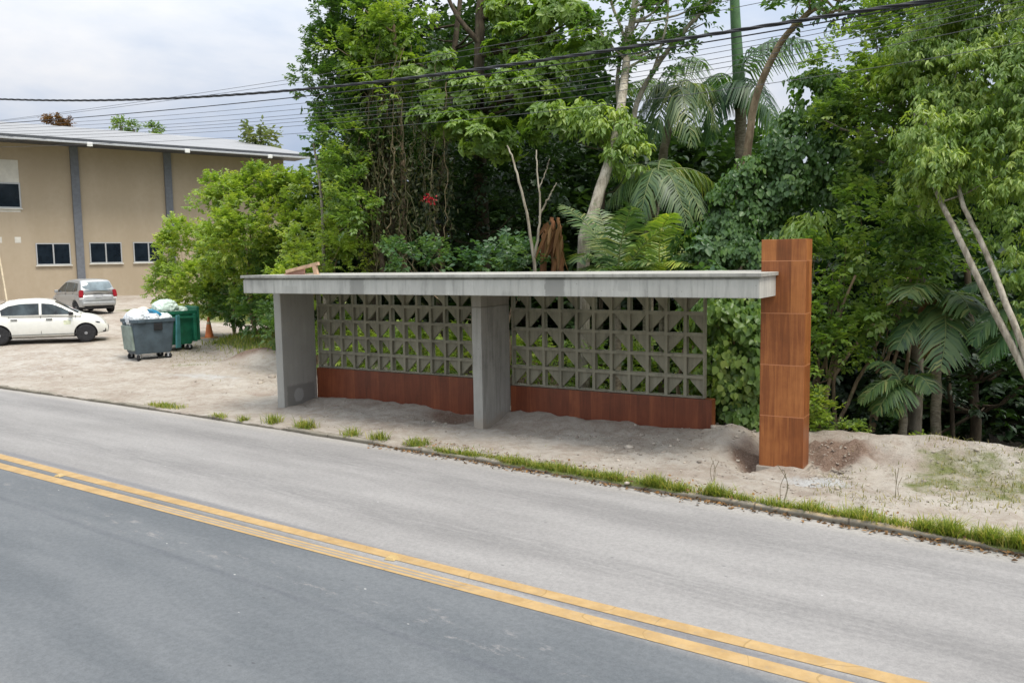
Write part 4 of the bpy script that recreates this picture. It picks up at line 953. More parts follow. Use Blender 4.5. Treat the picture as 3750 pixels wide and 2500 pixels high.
def smooth_path(P, n=24, jit=0.):
    P = np.asarray(P, float); t = np.linspace(0, len(P)-1, n); i = np.clip(t.astype(int), 0, len(P)-2); f = t-i
    Pp = np.vstack([2*P[0]-P[1], P, 2*P[-1]-P[-2]])
    a, b, c, d_ = Pp[i], Pp[i+1], Pp[i+2], Pp[i+3]; f = f[:, None]
    Q = .5*((2*b)+(-a+c)*f+(2*a-5*b+4*c-d_)*f*f+(-a+3*b-3*c+d_)*f**3)
    if jit: Q[1:-1] += (rng.normal(size=(n-2, 3)))*jit
    return Q
def limb(mb, P, r0, r1, n=14, seg=7, jit=.02):
    Q = smooth_path(P, n, jit); mb.tube(Q, np.linspace(r0, r1, n), seg)
def tree(name, label, cat, blobs, mat, style, size, k, dens=1., cr=.42, ns=11, trunk=None, bark=None, r0=.16, r1=.05, limbs=10, group='trees of the roadside thicket', D=None, aspect=.30, var=(0, 1), droop=.25, extra_trunks=(), flat=.75):
    """blobs: (px, py, Y, rpx, rpy[, rdepth]) ; trunk: list of (px, py, Y)"""
    cw = Crown(); cs = []
    for b in blobs:
        c = atd(b[0], b[1], b[2]) if D else P3(b[0], b[1], b[2]); m_ = mpp(dep(c)); r = (b[3]*m_, (b[5] if len(b) > 5 else .8*(b[3]+b[4])/2*m_), b[4]*m_)
        vol = (r[0]*r[1]+r[0]*r[2]+r[1]*r[2])/3
        n = max(5, int(dens*7.5*vol/(cr*cr)*.55))
        cw.blob(c, r, n, cr, ns, style, size, k, aspect=aspect, var=var, droop=droop, flat=flat); cs.append((c, r))
    if trunk: base = atd(*trunk[0]) if D else P3(*trunk[0])
    else: c0_ = cs[0][0]; base = np.array([c0_[0], c0_[1], gz1(c0_[0], c0_[1])])
    root = empty(name, base, 0, label, cat, group)
    def shift(o): o.data.transform(Matrix.Translation(-Vector([float(x) for x in base]))); return o
    allC = np.concatenate(cw.C)
    shift(cw.build('crown' if 'tree' in name or 'sapling' in name else 'foliage', mat, root))
    mb = MB()
    if trunk:
        TP = np.array([(atd(*t_) if D else P3(*t_)) for t_ in trunk]); g = TP[0].copy(); g[2] = gz1(g[0], g[1])-.2
        if g[2] < TP[0][2]-.05: TP = np.vstack([g, TP])
        limb(mb, TP, r0, r1, 26, 10, .05*r0); src = smooth_path(TP, 40)[14:]
        for et in extra_trunks: limb(mb, [(atd(*t_) if D else P3(*t_)) for t_ in et[0]], et[1], et[2], 20, 8, .06*et[1])
    else:
        hs = max(.1, cs[0][0][2]-base[2]); src = base+np.array([[0, 0, hs*.3], [0, 0, hs*.6]]); r0, r1 = min(r0, .016*hs), min(r1, .008*hs); w0 = .12*hs
        for k_ in range(3): limb(mb, [base-[0, 0, .1], base+np.array([rng.normal()*w0*.3, rng.normal()*w0*.3, .4*hs]), base+np.array([rng.normal()*w0, rng.normal()*w0, .9*hs])], r0, r1)
    for q_ in allC[rng.choice(len(allC), min(limbs, len(allC)), replace=False)]:
        s0 = src[np.argmin(np.linalg.norm(src-q_+np.array([0, 0, .5]), axis=1))]
        mid = (s0+q_)/2+np.array([0, 0, -.10*np.linalg.norm(q_-s0)])+rng.normal(size=3)*.05*np.linalg.norm(q_-s0)
        limb(mb, [s0, mid, q_], max(.006, r1*.6), max(.003, r1*.2), 9, 6, .008)
    o = mb.build('trunk' if trunk else 'stem', bark or BARK_GREY, root); shift(o)
    return root
def frond(root, base, ctl, tip, mat, leaf=.55, n=34, w_=.024, hang=.5, off=None, r=.018, name='frond'):
    base, ctl, tip = (np.asarray(q_, float) for q_ in (base, ctl, tip)); t = np.linspace(0, 1, 22)[:, None]
    R_ = (1-t)**2*base+2*t*(1-t)*ctl+t*t*tip; mb = MB(); o0 = np.asarray(off if off is not None else (0, 0, 0), float)
    V1, F1 = tube_np(R_, np.linspace(r, r*.25, 22), 5)
    tt = np.linspace(.13, .995, n); tt = np.concatenate([tt, tt]); sg = np.concatenate([np.ones(n), -np.ones(n)])
    tt = np.clip(tt+rng.normal(size=2*n)*.006, .1, 1)
    B = (1-tt[:, None])**2*base+2*(tt*(1-tt))[:, None]*ctl+(tt**2)[:, None]*tip
    T = nrm_(2*(1-tt)[:, None]*(ctl-base)+2*tt[:, None]*(tip-ctl)); Sd = nrm_(np.cross(T, E3+1e-3)); Nn = np.cross(Sd, T)
    L = leaf*np.sin(np.pi*np.clip(tt*.86+.14, 0, 1))**.55*rng.uniform(.85, 1.1, 2*n)
    d_ = nrm_(Sd*sg[:, None]+T*.55+Nn*.25-E3*hang*rng.uniform(.5, 1.2, 2*n)[:, None])
    wv = nrm_(np.cross(d_, Nn)+T*.3)
    p0 = B; p1 = B+d_*(L*.5)[:, None]+E3*(.04*L)[:, None]; p2 = B+d_*L[:, None]-E3*(hang*.42*L)[:, None]
    V2 = np.stack([p0-wv*w_*.5, p0+wv*w_*.5, p1-wv*w_, p1+wv*w_, p2-wv*w_*.2, p2+wv*w_*.2], 1).reshape(-1, 3)
    i = np.arange(2*n)[:, None]*6; F2 = np.stack([i+[0, 1, 3, 2], i+[2, 3, 5, 4]], 1).reshape(-1, 4)
    var = np.concatenate([np.full(len(V1), .85), np.repeat(np.clip(rng.normal(.5, .22, 2*n)+rng.normal()*.1, 0, 1), 6)])
    return from_np(name, np.concatenate([V1, V2])-o0, np.concatenate([F1, F2+len(V1)]), mat, root, attrs=dict(leafvar=var))
def palm(label, trunk, r0, r1, fronds, mat, bark=None, leaf=.6, n=34, w_=.024, hang=.5, group='palms in the thicket', shaft=None, name='palm_tree', dead=()):
    base = P3(*trunk[0]); g = base.copy(); g[2] = gz1(g[0], g[1])-.2
    root = empty(name, g, 0, label, 'palm', group)
    TP = np.array([P3(*t_) for t_ in trunk]); 
    if g[2] < TP[0][2]-.1: TP = np.vstack([g, TP])
    mb = MB(); limb(mb, TP, r0, r1, 26, 10, .006); o = mb.build('trunk', bark or BARK_PALM, root); o.data.transform(Matrix.Translation(-root.location))
    if shaft:
        mb = MB(); limb(mb, [P3(*t_) for t_ in shaft], r1*1.25, r1*.8, 16, 10, 0); o = mb.build('crownshaft', PALM_GREEN, root); o.data.transform(Matrix.Translation(-root.location))
    for i_, f in enumerate(fronds):
        frond(root, P3(*f[0]), P3(*f[1]), P3(*f[2]), FRONTS['dead'] if i_ in dead else mat, f[3] if len(f) > 3 else leaf, n, w_, hang, off=root.location)
    return root
F_ = FRONTS

# ------------------------------------------------------------------ the thicket, left to right
T1 = tree('vine_draped_tree', 'big dark green tree hung with vines, at the left end of the thicket', 'tree',
     [(762, 105, 5.2, 50, 85), (810, 50, 5.6, 85, 90), (792, 230, 5., 62, 70), (830, 215, 5.4, 95, 100), (706, 195, 5.1, 18, 40), (900, 120, 6.2, 70, 110), (810, -90, 6, 150, 80), (785, 335, 4.8, 56, 55), (880, 320, 5.2, 70, 70)],
     [F_['dark']], 'pair', .115, 9, 1.5, .38, 16, [(857, 610, 5.2), (850, 420, 5.3), (838, 240, 5.5), (828, 80, 5.7), (820, -60, 5.9)], BARK_DARK, .20, .08, 16, extra_trunks=(([(905, 640, 4.6), (900, 430, 4.9), (880, 250, 5.3), (890, 120, 6.0)], .10, .05), ([(880, 640, 4.4), (868, 470, 4.8), (855, 300, 5.2)], .07, .04)), var=(.1, 1))
tree('slender_tree', 'fresh green slender tree leaning out in front of the warehouse roof end', 'tree',
     [(785, 315, 4.2, 34, 34), (785, 400, 4.1, 46, 60), (765, 445, 4.2, 34, 42), (820, 470, 3.8, 40, 65)], [F_['mid']], 'pair', .12, 8, 1.2, .34, 14, [(745, 640, 4.0), (742, 520, 4.1), (735, 420, 4.2), (720, 330, 4.3)], BARK_GREY, .06, .025, 3, var=(.2, 1))
tree('young_tree', 'bright yellowish young tree above the left end of the big dark tree', 'tree',
     [(870, 60, 5.0, 50, 70), (930, 40, 5.2, 60, 60), (860, 180, 4.9, 45, 45), (900, 220, 4.8, 40, 40), (790, 130, 4.8, 40, 40)], [F_['light']], 'pair', .14, 8, 1.1, .36, 13, [(930, 640, 5.0), (925, 400, 5.0), (915, 220, 5.1), (905, 60, 5.2)], BARK_BROWN, .09, .04, 10, var=(.1, .8))
# tall broad-leaved tree over the middle of the shelter
tree('broad_leaved_tree', 'tall tree with pale tiered leaf clusters over the middle of the shelter', 'tree',
     [(985, 175, 5.4, 75, 50), (1075, 215, 5.1, 90, 40), (1010, 285, 4.9, 80, 38), (1190, 100, 5.6, 75, 40), (1290, 45, 5.8, 85, 45), (1330, 120, 5.4, 60, 38), (1190, 215, 4.8, 85, 38), (1110, 320, 4.6, 85, 40), (1265, 290, 4.5, 55, 50), (1240, 180, 5.2, 70, 40), (1180, 20, 6, 60, 45), (1300, -70, 7, 130, 60), (1060, 290, 4.6, 60, 30)],
     [F_['light']], 'whorl', .145, 9, 1.7, .36, 12, [(1112, 610, 7.2), (1104, 420, 6.6), (1098, 240, 5.7), (1102, 60, 5.8), (1110, -60, 6)], BARK_DARK, .22, .09, 22, var=(0, .75), aspect=.27, flat=.5,
     extra_trunks=(([(1102, 100, 5.7), (1075, 70, 5.6), (1040, 20, 5.6), (1020, -40, 5.7)], .07, .04), ([(1100, 260, 5.4), (1180, 220, 5.1), (1270, 190, 5.0)], .06, .025)))
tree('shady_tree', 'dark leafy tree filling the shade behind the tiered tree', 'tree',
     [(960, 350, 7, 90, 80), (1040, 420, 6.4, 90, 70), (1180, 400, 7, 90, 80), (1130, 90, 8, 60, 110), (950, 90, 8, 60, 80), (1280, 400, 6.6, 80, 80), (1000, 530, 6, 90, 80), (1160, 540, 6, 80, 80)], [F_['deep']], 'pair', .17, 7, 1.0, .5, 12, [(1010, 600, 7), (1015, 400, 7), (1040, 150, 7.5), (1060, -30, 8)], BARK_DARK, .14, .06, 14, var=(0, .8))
tree('sparse_pale_tree', 'tall tree with mottled pale trunk and a thin open crown against the sky', 'tree',
     [(1400, 55, 5.6, 40, 50), (1485, 45, 6, 55, 35), (1560, 20, 6.2, 60, 40), (1640, 60, 6.6, 40, 40), (1530, 110, 6.0, 40, 26), (1430, -40, 6, 120, 45), (1600, -30, 6.5, 100, 40), (1465, 150, 5.8, 25, 25)], [F_['dark']], 'pair', .13, 7, .6, .36, 11, [(1340, 600, 3.6), (1362, 490, 3.8), (1392, 395, 4.1), (1418, 300, 4.5), (1430, 215, 5.0), (1443, 110, 5.8), (1458, 10, 6), (1465, -60, 6)], BARK_PALE, .135, .06, 16,
     extra_trunks=(([(1455, 300, 5.8), (1462, 240, 5.9), (1500, 165, 6.), (1555, 90, 6.1), (1600, 40, 6.2), (1650, -15, 6.4)], .065, .04), ([(1443, 120, 5.8), (1425, 60, 5.8), (1405, 10, 5.8), (1395, -40, 5.9)], .04, .025), ([(1410, 330, 5.9), (1422, 260, 5.9), (1418, 180, 5.9), (1440, 60, 5.9)], .06, .035), ([(1500, 165, 6.), (1530, 60, 6.), (1535, -20, 6.)], .03, .02)), var=(.1, .9))
tree('drooping_tree', 'light green drooping leaf tuft in front of the mottled pale trunk', 'tree',
     [(1400, 320, 4.4, 45, 42), (1440, 360, 4.4, 35, 35), (1370, 290, 4.6, 40, 30), (1310, 270, 4.6, 45, 30)], [F_['light']], 'hang', .125, 10, 1.1, .28, 14, [(1380, 640, 4.6), (1385, 480, 4.6), (1392, 380, 4.6), (1400, 320, 4.5)], BARK_DARK, .05, .02, 9, aspect=.2, var=(.1, .9))
# saplings and dry stems just behind the roof
def bare(name, label, cat, paths, mat, group=None):
    base = P3(*paths[0][0][0]); root = empty(name, base, 0, label, cat, group); mb = MB()
    for P_, a, b in paths: limb(mb, [P3(*q_) for q_ in P_], a, b, 20, 8, .008)
    o = mb.build('trunk', mat, root); o.data.transform(Matrix.Translation(-root.location)); return root
bare('forked_sapling', 'thin pale sapling forked in a V above the shelter roof', 'sapling', [([(1228, 660, 2.5), (1227, 590, 2.5), (1212, 500, 2.6), (1190, 410, 2.7), (1178, 365, 2.9), (1165, 335, 3.1)], .036, .014), ([(1227, 592, 2.5), (1238, 530, 2.5), (1240, 470, 2.6), (1234, 390, 2.8), (1232, 345, 3.0)], .026, .012), ([(1238, 500, 2.6), (1262, 450, 2.7), (1278, 420, 2.8)], .022, .01), ([(1240, 430, 2.7), (1255, 390, 2.8), (1262, 365, 2.8)], .012, .008)], BARK_GREY)
b_ = bare('dry_banana_plant', 'brown dry banana stems standing just behind the shelter roof', 'banana plant', [([(1246, 660, 2.9), (1250, 560, 2.9), (1256, 515, 3.0)], .07, .045), ([(1270, 660, 3.0), (1272, 560, 3.0), (1268, 500, 3.1)], .06, .04), ([(1290, 660, 3.0), (1288, 560, 3.1), (1282, 500, 3.1)], .06, .03)], BANANA)
cw = Crown(); Bp = np.array([P3(1262+rng.normal()*15, 505+rng.random()*40, 2.85) for _ in range(26)])
cw.leaves(Bp, nrm_(np.stack([rng.normal(size=26)*.25, rng.normal(size=26)*.25-.1, -np.ones(26)], 1)), nrm_(rng.normal(size=(26, 3))+[0, -1, 0]), rng.uniform(.3, .75, 26), rng.uniform(.02, .045, 26), rng.random(26), .1)
o = cw.build('dead_leaves', F_['dead'], b_); o.data.transform(Matrix.Translation(-b_.location))
# palms
palm('palm with long drooping fronds and grey trunk against the sky gap', [(1490, 590, 6.6), (1503, 480, 6.8), (1520, 380, 7), (1535, 290, 7.2), (1545, 225, 7.2)], .12, .085,
     [((1545, 225, 7.2), (1520, 130, 7), (1462, 285, 6.6)), ((1545, 222, 7.2), (1580, 120, 7), (1650, 300, 6.8)), ((1545, 222, 7.2), (1610, 150, 7.6), (1690, 255, 7.8)), ((1545, 225, 7.2), (1540, 150, 6.4), (1500, 330, 5.9)), ((1545, 225, 7.2), (1560, 130, 6.2), (1590, 335, 5.8)), ((1545, 225, 7.2), (1500, 140, 8), (1440, 215, 8.6)), ((1545, 222, 7.2), (1560, 90, 8), (1620, 150, 9))], F_['palm'], leaf=.62, n=50, hang=1.05, w_=.017)
palm('low palm with dark combed fronds drooping over the roof centre', [(1487, 590, 4.8), (1497, 500, 4.8), (1512, 425, 4.9), (1512, 400, 4.9)], .09, .075,
     [((1512, 400, 4.9), (1460, 370, 4.6), (1392, 470, 4.2)), ((1512, 400, 4.9), (1560, 365, 4.6), (1615, 500, 4.2)), ((1512, 400, 4.9), (1500, 350, 4.2), (1470, 500, 3.8)), ((1512, 400, 4.9), (1540, 360, 4.3), (1580, 520, 3.9)), ((1512, 400, 4.9), (1600, 360, 5.4), (1650, 440, 5.6)), ((1512, 400, 4.9), (1440, 350, 5.4), (1380, 400, 5.8)), ((1512, 400, 4.9), (1510, 330, 5.4), (1560, 400, 6))], F_['palm'], leaf=.55, n=48, hang=.95, w_=.016)
palm('tall palm with smooth green shaft rising out of the frame', [(1706, 640, 7.6), (1703, 500, 7.8), (1702, 380, 8), (1700, 235, 8)], .15, .12,
     [((1690, 190, 8), (1730, 60, 7.8), (1862, 95, 7.6), .8), ((1692, 200, 8), (1720, 130, 7.4), (1790, 300, 7.0), .7), ((1690, 200, 8), (1655, 150, 7.6), (1632, 330, 7.2), .6), ((1695, 230, 8), (1740, 200, 8.6), (1800, 330, 9), .6), ((1690, 190, 8), (1640, 130, 8.6), (1600, 240, 9), .6)], F_['blue'], leaf=.8, n=44, hang=.9,
     shaft=[(1701, 250, 8), (1696, 160, 8), (1690, 60, 8), (1684, -80, 8)])
palm('young palm with upright feather fronds right behind the shelter roof', [(1418, 720, 2.7), (1418, 665, 2.7)], .07, .06,
     [((1418, 660, 2.7), (1420, 540, 2.6), (1452, 475, 2.4)), ((1418, 660, 2.7), (1385, 520, 2.7), (1290, 470, 2.9)), ((1418, 660, 2.7), (1350, 560, 2.6), (1330, 600, 2.3)), ((1418, 660, 2.7), (1470, 540, 2.7), (1545, 520, 2.7)), ((1418, 660, 2.7), (1400, 560, 3.2), (1375, 480, 3.6)), ((1418, 660, 2.7), (1450, 590, 2.5), (1500, 605, 2.2)), ((1418, 660, 2.7), (1380, 600, 2.4), (1375, 625, 2.0))], F_['palm'], leaf=.55, n=46, hang=.35, w_=.017)
palm('young palm with yellowish fronds left of the dark round leaved tree', [(1520, 720, 3.4), (1520, 640, 3.4)], .06, .05,
     [((1520, 650, 3.4), (1500, 520, 3.3), (1545, 490, 3.1)), ((1520, 650, 3.4), (1560, 540, 3.5), (1610, 520, 3.6)), ((1520, 650, 3.4), (1480, 560, 3.5), (1450, 560, 3.6)), ((1520, 650, 3.4), (1540, 580, 3.2), (1590, 610, 2.8)), ((1520, 650, 3.4), (1545, 560, 3.9), (1500, 500, 4.3))], F_['light'], leaf=.5, n=40, hang=.4, w_=.018)
tree('leaning_tree', 'smooth tan trunk leaning right across the sky gap, leaves out of frame', 'tree',
     [(1915, -45, 6.2, 70, 40), (2010, -70, 6.4, 90, 40), (1822, 18, 6.4, 20, 20), (1955, 8, 6.0, 35, 18)], [F_['dark']], 'pair', .16, 6, .8, .34, 10, [(1712, 600, 6.5), (1714, 400, 6.5), (1722, 310, 6.5), (1733, 235, 6.5), (1765, 150, 6.4), (1800, 88, 6.4), (1850, 36, 6.3), (1900, -5, 6.3), (1930, -40, 6.3)], BARK_BROWN, .098, .045, 8, extra_trunks=(([(1842, 42, 6.3), (1880, 20, 6.2), (1905, 30, 6.2), (1932, 18, 6.2)], .04, .025),))
tree('round_leaved_tree', 'dense dark round leaved tree between the shelter roof and the clad pier', 'tree',
     [(1695, 500, 3.7, 75, 85), (1780, 430, 3.8, 85, 60), (1835, 340, 4., 70, 65), (1650, 570, 3.3, 65, 60), (1740, 590, 3.3, 75, 50), (1885, 240, 4.3, 70, 65), (1600, 640, 3.4, 60, 50), (1930, 370, 4.2, 60, 50), (1790, 540, 3.8, 55, 40), (1900, 445, 4.2, 30, 28)], [F_['dark']], 'shingle', .082, 11, 1.9, .34, 18, [(1745, 700, 3.6), (1748, 600, 3.7), (1760, 480, 3.9), (1810, 380, 4.1)], BARK_DARK, .12, .05, 14, aspect=.42, var=(.1, 1))
tree('rounded_green_tree', 'full bright green tree with rounded crown right of the sky gap', 'tree',
     [(1965, 130, 4.0, 90, 70), (2070, 90, 4.2, 95, 70), (2010, 230, 3.7, 105, 75), (1930, 290, 3.8, 75, 60), (2090, 210, 3.6, 90, 80), (2060, 330, 3.5, 90, 55), (2150, 60, 4.2, 80, 70), (2010, 380, 3.7, 60, 35), (2110, 20, 4.6, 110, 45)], [F_['mid']], 'pair', .088, 9, 1.8, .34, 18, [(2110, 720, 3.4), (2112, 560, 3.5), (2100, 420, 3.6), (2070, 280, 3.8)], BARK_GREY, .11, .05, 18, var=(.25, 1))
tree('yellow_green_tree', 'yellow green tree with hanging narrow leaves and two pale trunks at the right edge', 'tree',
     [(2200, 110, 2.9, 90, 85), (2110, 160, 3.0, 70, 80), (2130, 60, 3.2, 60, 60), (2300, 60, 3.0, 90, 80), (2290, 200, 2.5, 95, 95), (2190, 270, 2.8, 80, 80), (2320, 340, 2.2, 75, 90), (2230, 390, 2.5, 70, 70), (2330, 470, 2.0, 50, 70), (2140, 370, 2.2, 50, 55), (2120, 270, 2.4, 55, 55), (2200, 330, 1.9, 60, 55), (2325, 590, 2.1, 45, 50), (2340, 700, 2.2, 35, 50), (2120, 440, 2.2, 40, 40), (2135, 395, 1.75, 36, 40), (2105, 320, 1.9, 40, 40), (2175, 400, 1.75, 34, 36), (2380, 160, 2.4, 60, 160), (2250, -50, 3, 140, 60)], [F_['yellow']], 'hang', .082, 11, 1.7, .29, 19, [(2420, 1010, 1.35), (2345, 835, 1.42), (2262, 672, 1.55), (2200, 540, 1.7), (2162, 466, 1.85), (2125, 375, 2.2), (2105, 310, 2.6)], BARK_PALE, .058, .026, 7, aspect=.17, var=(0, .85),
     extra_trunks=(([(2385, 900, 1.36), (2330, 745, 1.46), (2262, 575, 1.65), (2213, 470, 1.8), (2195, 390, 2.2)], .047, .026),))
# shrubs
G_ = 'shrubs along the edge of the thicket'
def shrub(label, blobs, mat, style='pair', size=.13, k=7, dens=1., cr=.3, ns=11, D=None, var=(0, 1), aspect=.3, name='shrub', limbs=6): return tree(name, label, 'shrub', blobs, [mat], style, size, k, dens, cr, ns, None, BARK_BROWN, .05, .02, limbs, G_, D, aspect, var)
shrub('bright green shrub showing just right of the clad pier', [(1905, 610, 2.9, 48, 70), (1895, 720, 2.6, 40, 75), (1940, 800, 2.7, 55, 70), (1880, 840, 2.3, 34, 60), (1950, 690, 2.9, 50, 60)], F_['light'], 'pair', .12, 7, 1.1, .26, 10, var=(.05, .8))
shrub('yellowish bamboo like shrub over the top of the clad pier', [(1845, 555, 3.4, 42, 30), (1890, 560, 3.2, 40, 45)], F_['yellow'], 'hang', .15, 7, .9, .26, 10, aspect=.16, var=(.2, .9))
shrub('mid green shrub mass between the pier and the right hand trunks', [(2020, 560, 3.1, 75, 75), (2090, 500, 3.1, 75, 60), (2110, 610, 3.0, 70, 60), (2030, 680, 3.0, 70, 60), (2000, 470, 3.4, 60, 60), (2160, 560, 3.0, 45, 60)], F_['mid'], 'pair', .13, 7, 1.1, .3, 11, var=(.2, 1))
shrub('small yellow green shrub low at the right foot of the pier', [(1890, 950, 1.95, 30, 38), (1880, 985, 1.8, 22, 20)], F_['light'], 'pair', .09, 7, 1.1, .16, 9, var=(.2, 1))
shrub('leafy sprig growing at the top of the bank right of the pier', [(1945, 985, 1.75, 24, 16)], F_['light'], 'pair', .07, 6, .6, .12, 7)
shrub('leafy sprig on the bank in front of the dark hollow', [(2110, 1030, 1.6, 30, 9)], F_['light'], 'pair', .07, 6, .6, .10, 7)
shrub('dense ivy covered bush between the block screen and the pier', [(1690, 740, 2.2, 75, 70), (1680, 840, 2.0, 70, 75), (1700, 930, 1.95, 60, 55), (1640, 930, 2.0, 50, 50), (1640, 720, 2.4, 60, 60), (1745, 820, 2.1, 40, 80)], F_['mid'], 'shingle', .115, 7, 1.5, .26, 12, aspect=.42, var=(.1, 1))
shrub('shrub behind the left half of the left block screen', [(770, 790, 4.4, 70, 60), (860, 800, 4.2, 70, 60)], F_['light'], 'pair', .11, 8, 1.2, .28, 12, var=(.1, 1))
shrub('shrub behind the right half of the left block screen', [(960, 800, 4.2, 60, 60), (1060, 820, 4.0, 70, 60)], F_['light'], 'pair', .11, 8, 1.2, .28, 12, var=(.1, 1))
shrub('shrub behind the left half of the right block screen', [(1220, 830, 3.9, 60, 60), (1300, 840, 3.9, 60, 60)], F_['light'], 'pair', .11, 8, 1.2, .28, 12, var=(.1, 1))
shrub('shrub behind the right half of the right block screen', [(1430, 850, 3.8, 80, 60), (1550, 850, 3.6, 70, 70)], F_['light'], 'pair', .11, 8, 1.2, .28, 12, var=(.1, 1))
shrub('bluish shrub showing just above the roof left of the forked sapling', [(1150, 590, 3.2, 55, 40), (1200, 610, 2.8, 40, 26), (1100, 610, 3.2, 50, 26), (960, 600, 3.4, 60, 36)], F_['blue'], 'pair', .14, 7, 1.0, .28, 10, var=(.1, 1))
shrub('dark shrub above the roof right of the young palms', [(1590, 590, 3., 60, 40), (1640, 650, 2.6, 50, 40)], F_['blue'], 'whorl', .14, 6, 1.0, .28, 10)
# bushes before the warehouse
shrub('large light green bush hiding the warehouse corner, its top highest', [(570, 455, 26.5, 70, 60), (520, 480, 26.8, 55, 50), (630, 465, 26.5, 46, 32), (500, 440, 27, 36, 20), (560, 440, 26.5, 30, 20), (640, 520, 25.5, 70, 60), (560, 540, 25.5, 80, 60), (655, 430, 26.5, 26, 26), (690, 455, 26, 34, 44), (718, 420, 25.5, 28, 40), (690, 530, 25.5, 40, 50)], F_['light'], 'pair', .125, 9, 1.6, .46, 20, True, var=(.2, 1), limbs=10)
shrub('spreading green bush leaning over the yard at its left end', [(400, 600, 31, 40, 48), (440, 560, 31, 50, 45), (375, 650, 31, 30, 36), (450, 650, 30, 60, 55), (420, 535, 31, 36, 22), (400, 690, 31, 40, 25), (450, 700, 31, 50, 25), (370, 620, 31.5, 24, 30)], F_['light'], 'pair', .12, 9, 1.6, .44, 19, True, var=(.3, 1), limbs=10)
shrub('bright low bush in front of the big warehouse bush', [(530, 600, 28.5, 75, 50), (600, 600, 28, 70, 50), (500, 655, 30, 75, 40), (680, 610, 26, 60, 60), (565, 610, 28, 60, 45), (510, 690, 30.5, 60, 30), (600, 690, 27.5, 60, 35), (450, 690, 31, 50, 30), (620, 650, 26, 50, 50)], F_['light'], 'pair', .115, 9, 1.6, .40, 19, True, var=(.25, 1), limbs=10)
shrub('dark bush at the grass edge beside the left pillar', [(580, 680, 28.5, 70, 36), (620, 680, 25.5, 55, 50), (500, 690, 29.5, 50, 28), (650, 725, 24, 35, 35), (600, 705, 27, 40, 26), (600, 728, 25.5, 45, 20), (548, 712, 28.2, 34, 22), (640, 755, 23, 20, 14)], F_['dark'], 'pair', .12, 8, 1.5, .36, 16, True, var=(.2, 1), limbs=10)
shrub('fresh green bush right behind the timber frame on the roof', [(720, 560, 21.5, 60, 60), (780, 600, 20.5, 55, 45), (750, 500, 22, 50, 46), (800, 530, 21, 40, 50), (700, 650, 21, 70, 50)], F_['light'], 'pair', .115, 8, 1.5, .36, 16, True, var=(.35, 1), limbs=10)
shrub('dark bush in the shade behind the light green warehouse bush', [(700, 500, 27, 42, 40), (720, 540, 26, 60, 70), (640, 600, 26, 80, 60)], F_['dark'], 'pair', .13, 8, 1.3, .45, 14, True, limbs=6)
palm('small palm with fan of pale fronds beside the warehouse corner', [(660, 640, 7.6), (658, 560, 7.6), (655, 440, 7.7)], .06, .05, [((655, 440, 7.7), (640, 410, 7.6), (600, 450, 7.4)), ((655, 440, 7.7), (665, 400, 7.6), (640, 395, 7.6)), ((655, 440, 7.7), (690, 410, 7.6), (712, 450, 7.5)), ((655, 440, 7.7), (630, 430, 7.8), (610, 410, 8.0))], F_['light'], leaf=.5, n=30, hang=.4)
# dark hollow at the right: low palms
palm('low palm with pale green fronds and one dead frond in the dark hollow', [(2150, 950, 2.9), (2150, 800, 2.9), (2148, 690, 3.)], .08, .07,
     [((2148, 690, 3.), (2110, 620, 2.6), (2085, 680, 2.2), .5), ((2148, 690, 3.), (2190, 700, 2.5), (2160, 850, 2.1), .5), ((2148, 690, 3.), (2150, 660, 2.7), (2128, 830, 2.6), .3), ((2148, 690, 3.), (2100, 720, 2.6), (2060, 800, 2.3), .4), ((2148, 690, 3.), (2200, 640, 2.8), (2230, 720, 2.4), .5)], F_['palm'], leaf=.5, n=40, hang=.5, w_=.022, dead=(2,))
palm('palm with broad bluish fronds by the pale trunks at the right edge', [(2400, 960, 2.5), (2390, 800, 2.5), (2380, 690, 2.5)], .08, .07,
     [((2380, 690, 2.5), (2290, 620, 2.5), (2215, 665, 2.2), .45), ((2380, 690, 2.5), (2300, 680, 2.2), (2232, 790, 2.0), .45), ((2380, 690, 2.5), (2330, 720, 2.0), (2258, 835, 1.9), .45), ((2380, 690, 2.5), (2340, 600, 2.2), (2250, 620, 2.4), .45), ((2380, 690, 2.5), (2400, 700, 2.0), (2370, 850, 1.8), .45)], F_['blue'], leaf=.42, n=44, hang=.4, w_=.022)
palm('small palm low in the dark hollow behind the bank', [(2075, 990, 2.3), (2075, 900, 2.3)], .06, .05,
     [((2075, 890, 2.3), (2040, 840, 2.1), (1975, 925, 1.9)), ((2075, 890, 2.3), (2060, 860, 2.), (2012, 950, 1.8)), ((2075, 890, 2.3), (2080, 850, 2.), (2050, 955, 1.8)), ((2075, 890, 2.3), (2110, 830, 2.2), (2140, 900, 2.0)), ((2075, 890, 2.3), (2040, 810, 2.4), (2000, 840, 2.4))], F_['palm'], leaf=.36, n=36, hang=.45, w_=.018)
tree('understory_tree', 'dark leafy understory tree deep in the hollow at the right', 'tree', [(2060, 790, 4.2, 110, 70), (2200, 740, 4.2, 100, 80), (2330, 880, 3.4, 70, 80), (2210, 900, 4., 110, 80), (1980, 880, 4.2, 80, 80), (2090, 960, 3.8, 110, 60), (2300, 760, 3.6, 70, 80)], [F_['deep']], 'pair', .15, 7, .6, .4, 9, [(2240, 1020, 3.8), (2236, 900, 3.9), (2230, 760, 4.), (2220, 600, 4.2)], BARK_DARK, .10, .05, 14, var=(0, .5), extra_trunks=(([(2190, 1020, 3.4), (2186, 940, 3.4), (2178, 850, 3.5), (2184, 720, 3.8)], .035, .03), ([(2080, 1010, 3.2), (2086, 930, 3.2), (2082, 840, 3.4)], .03, .02)))
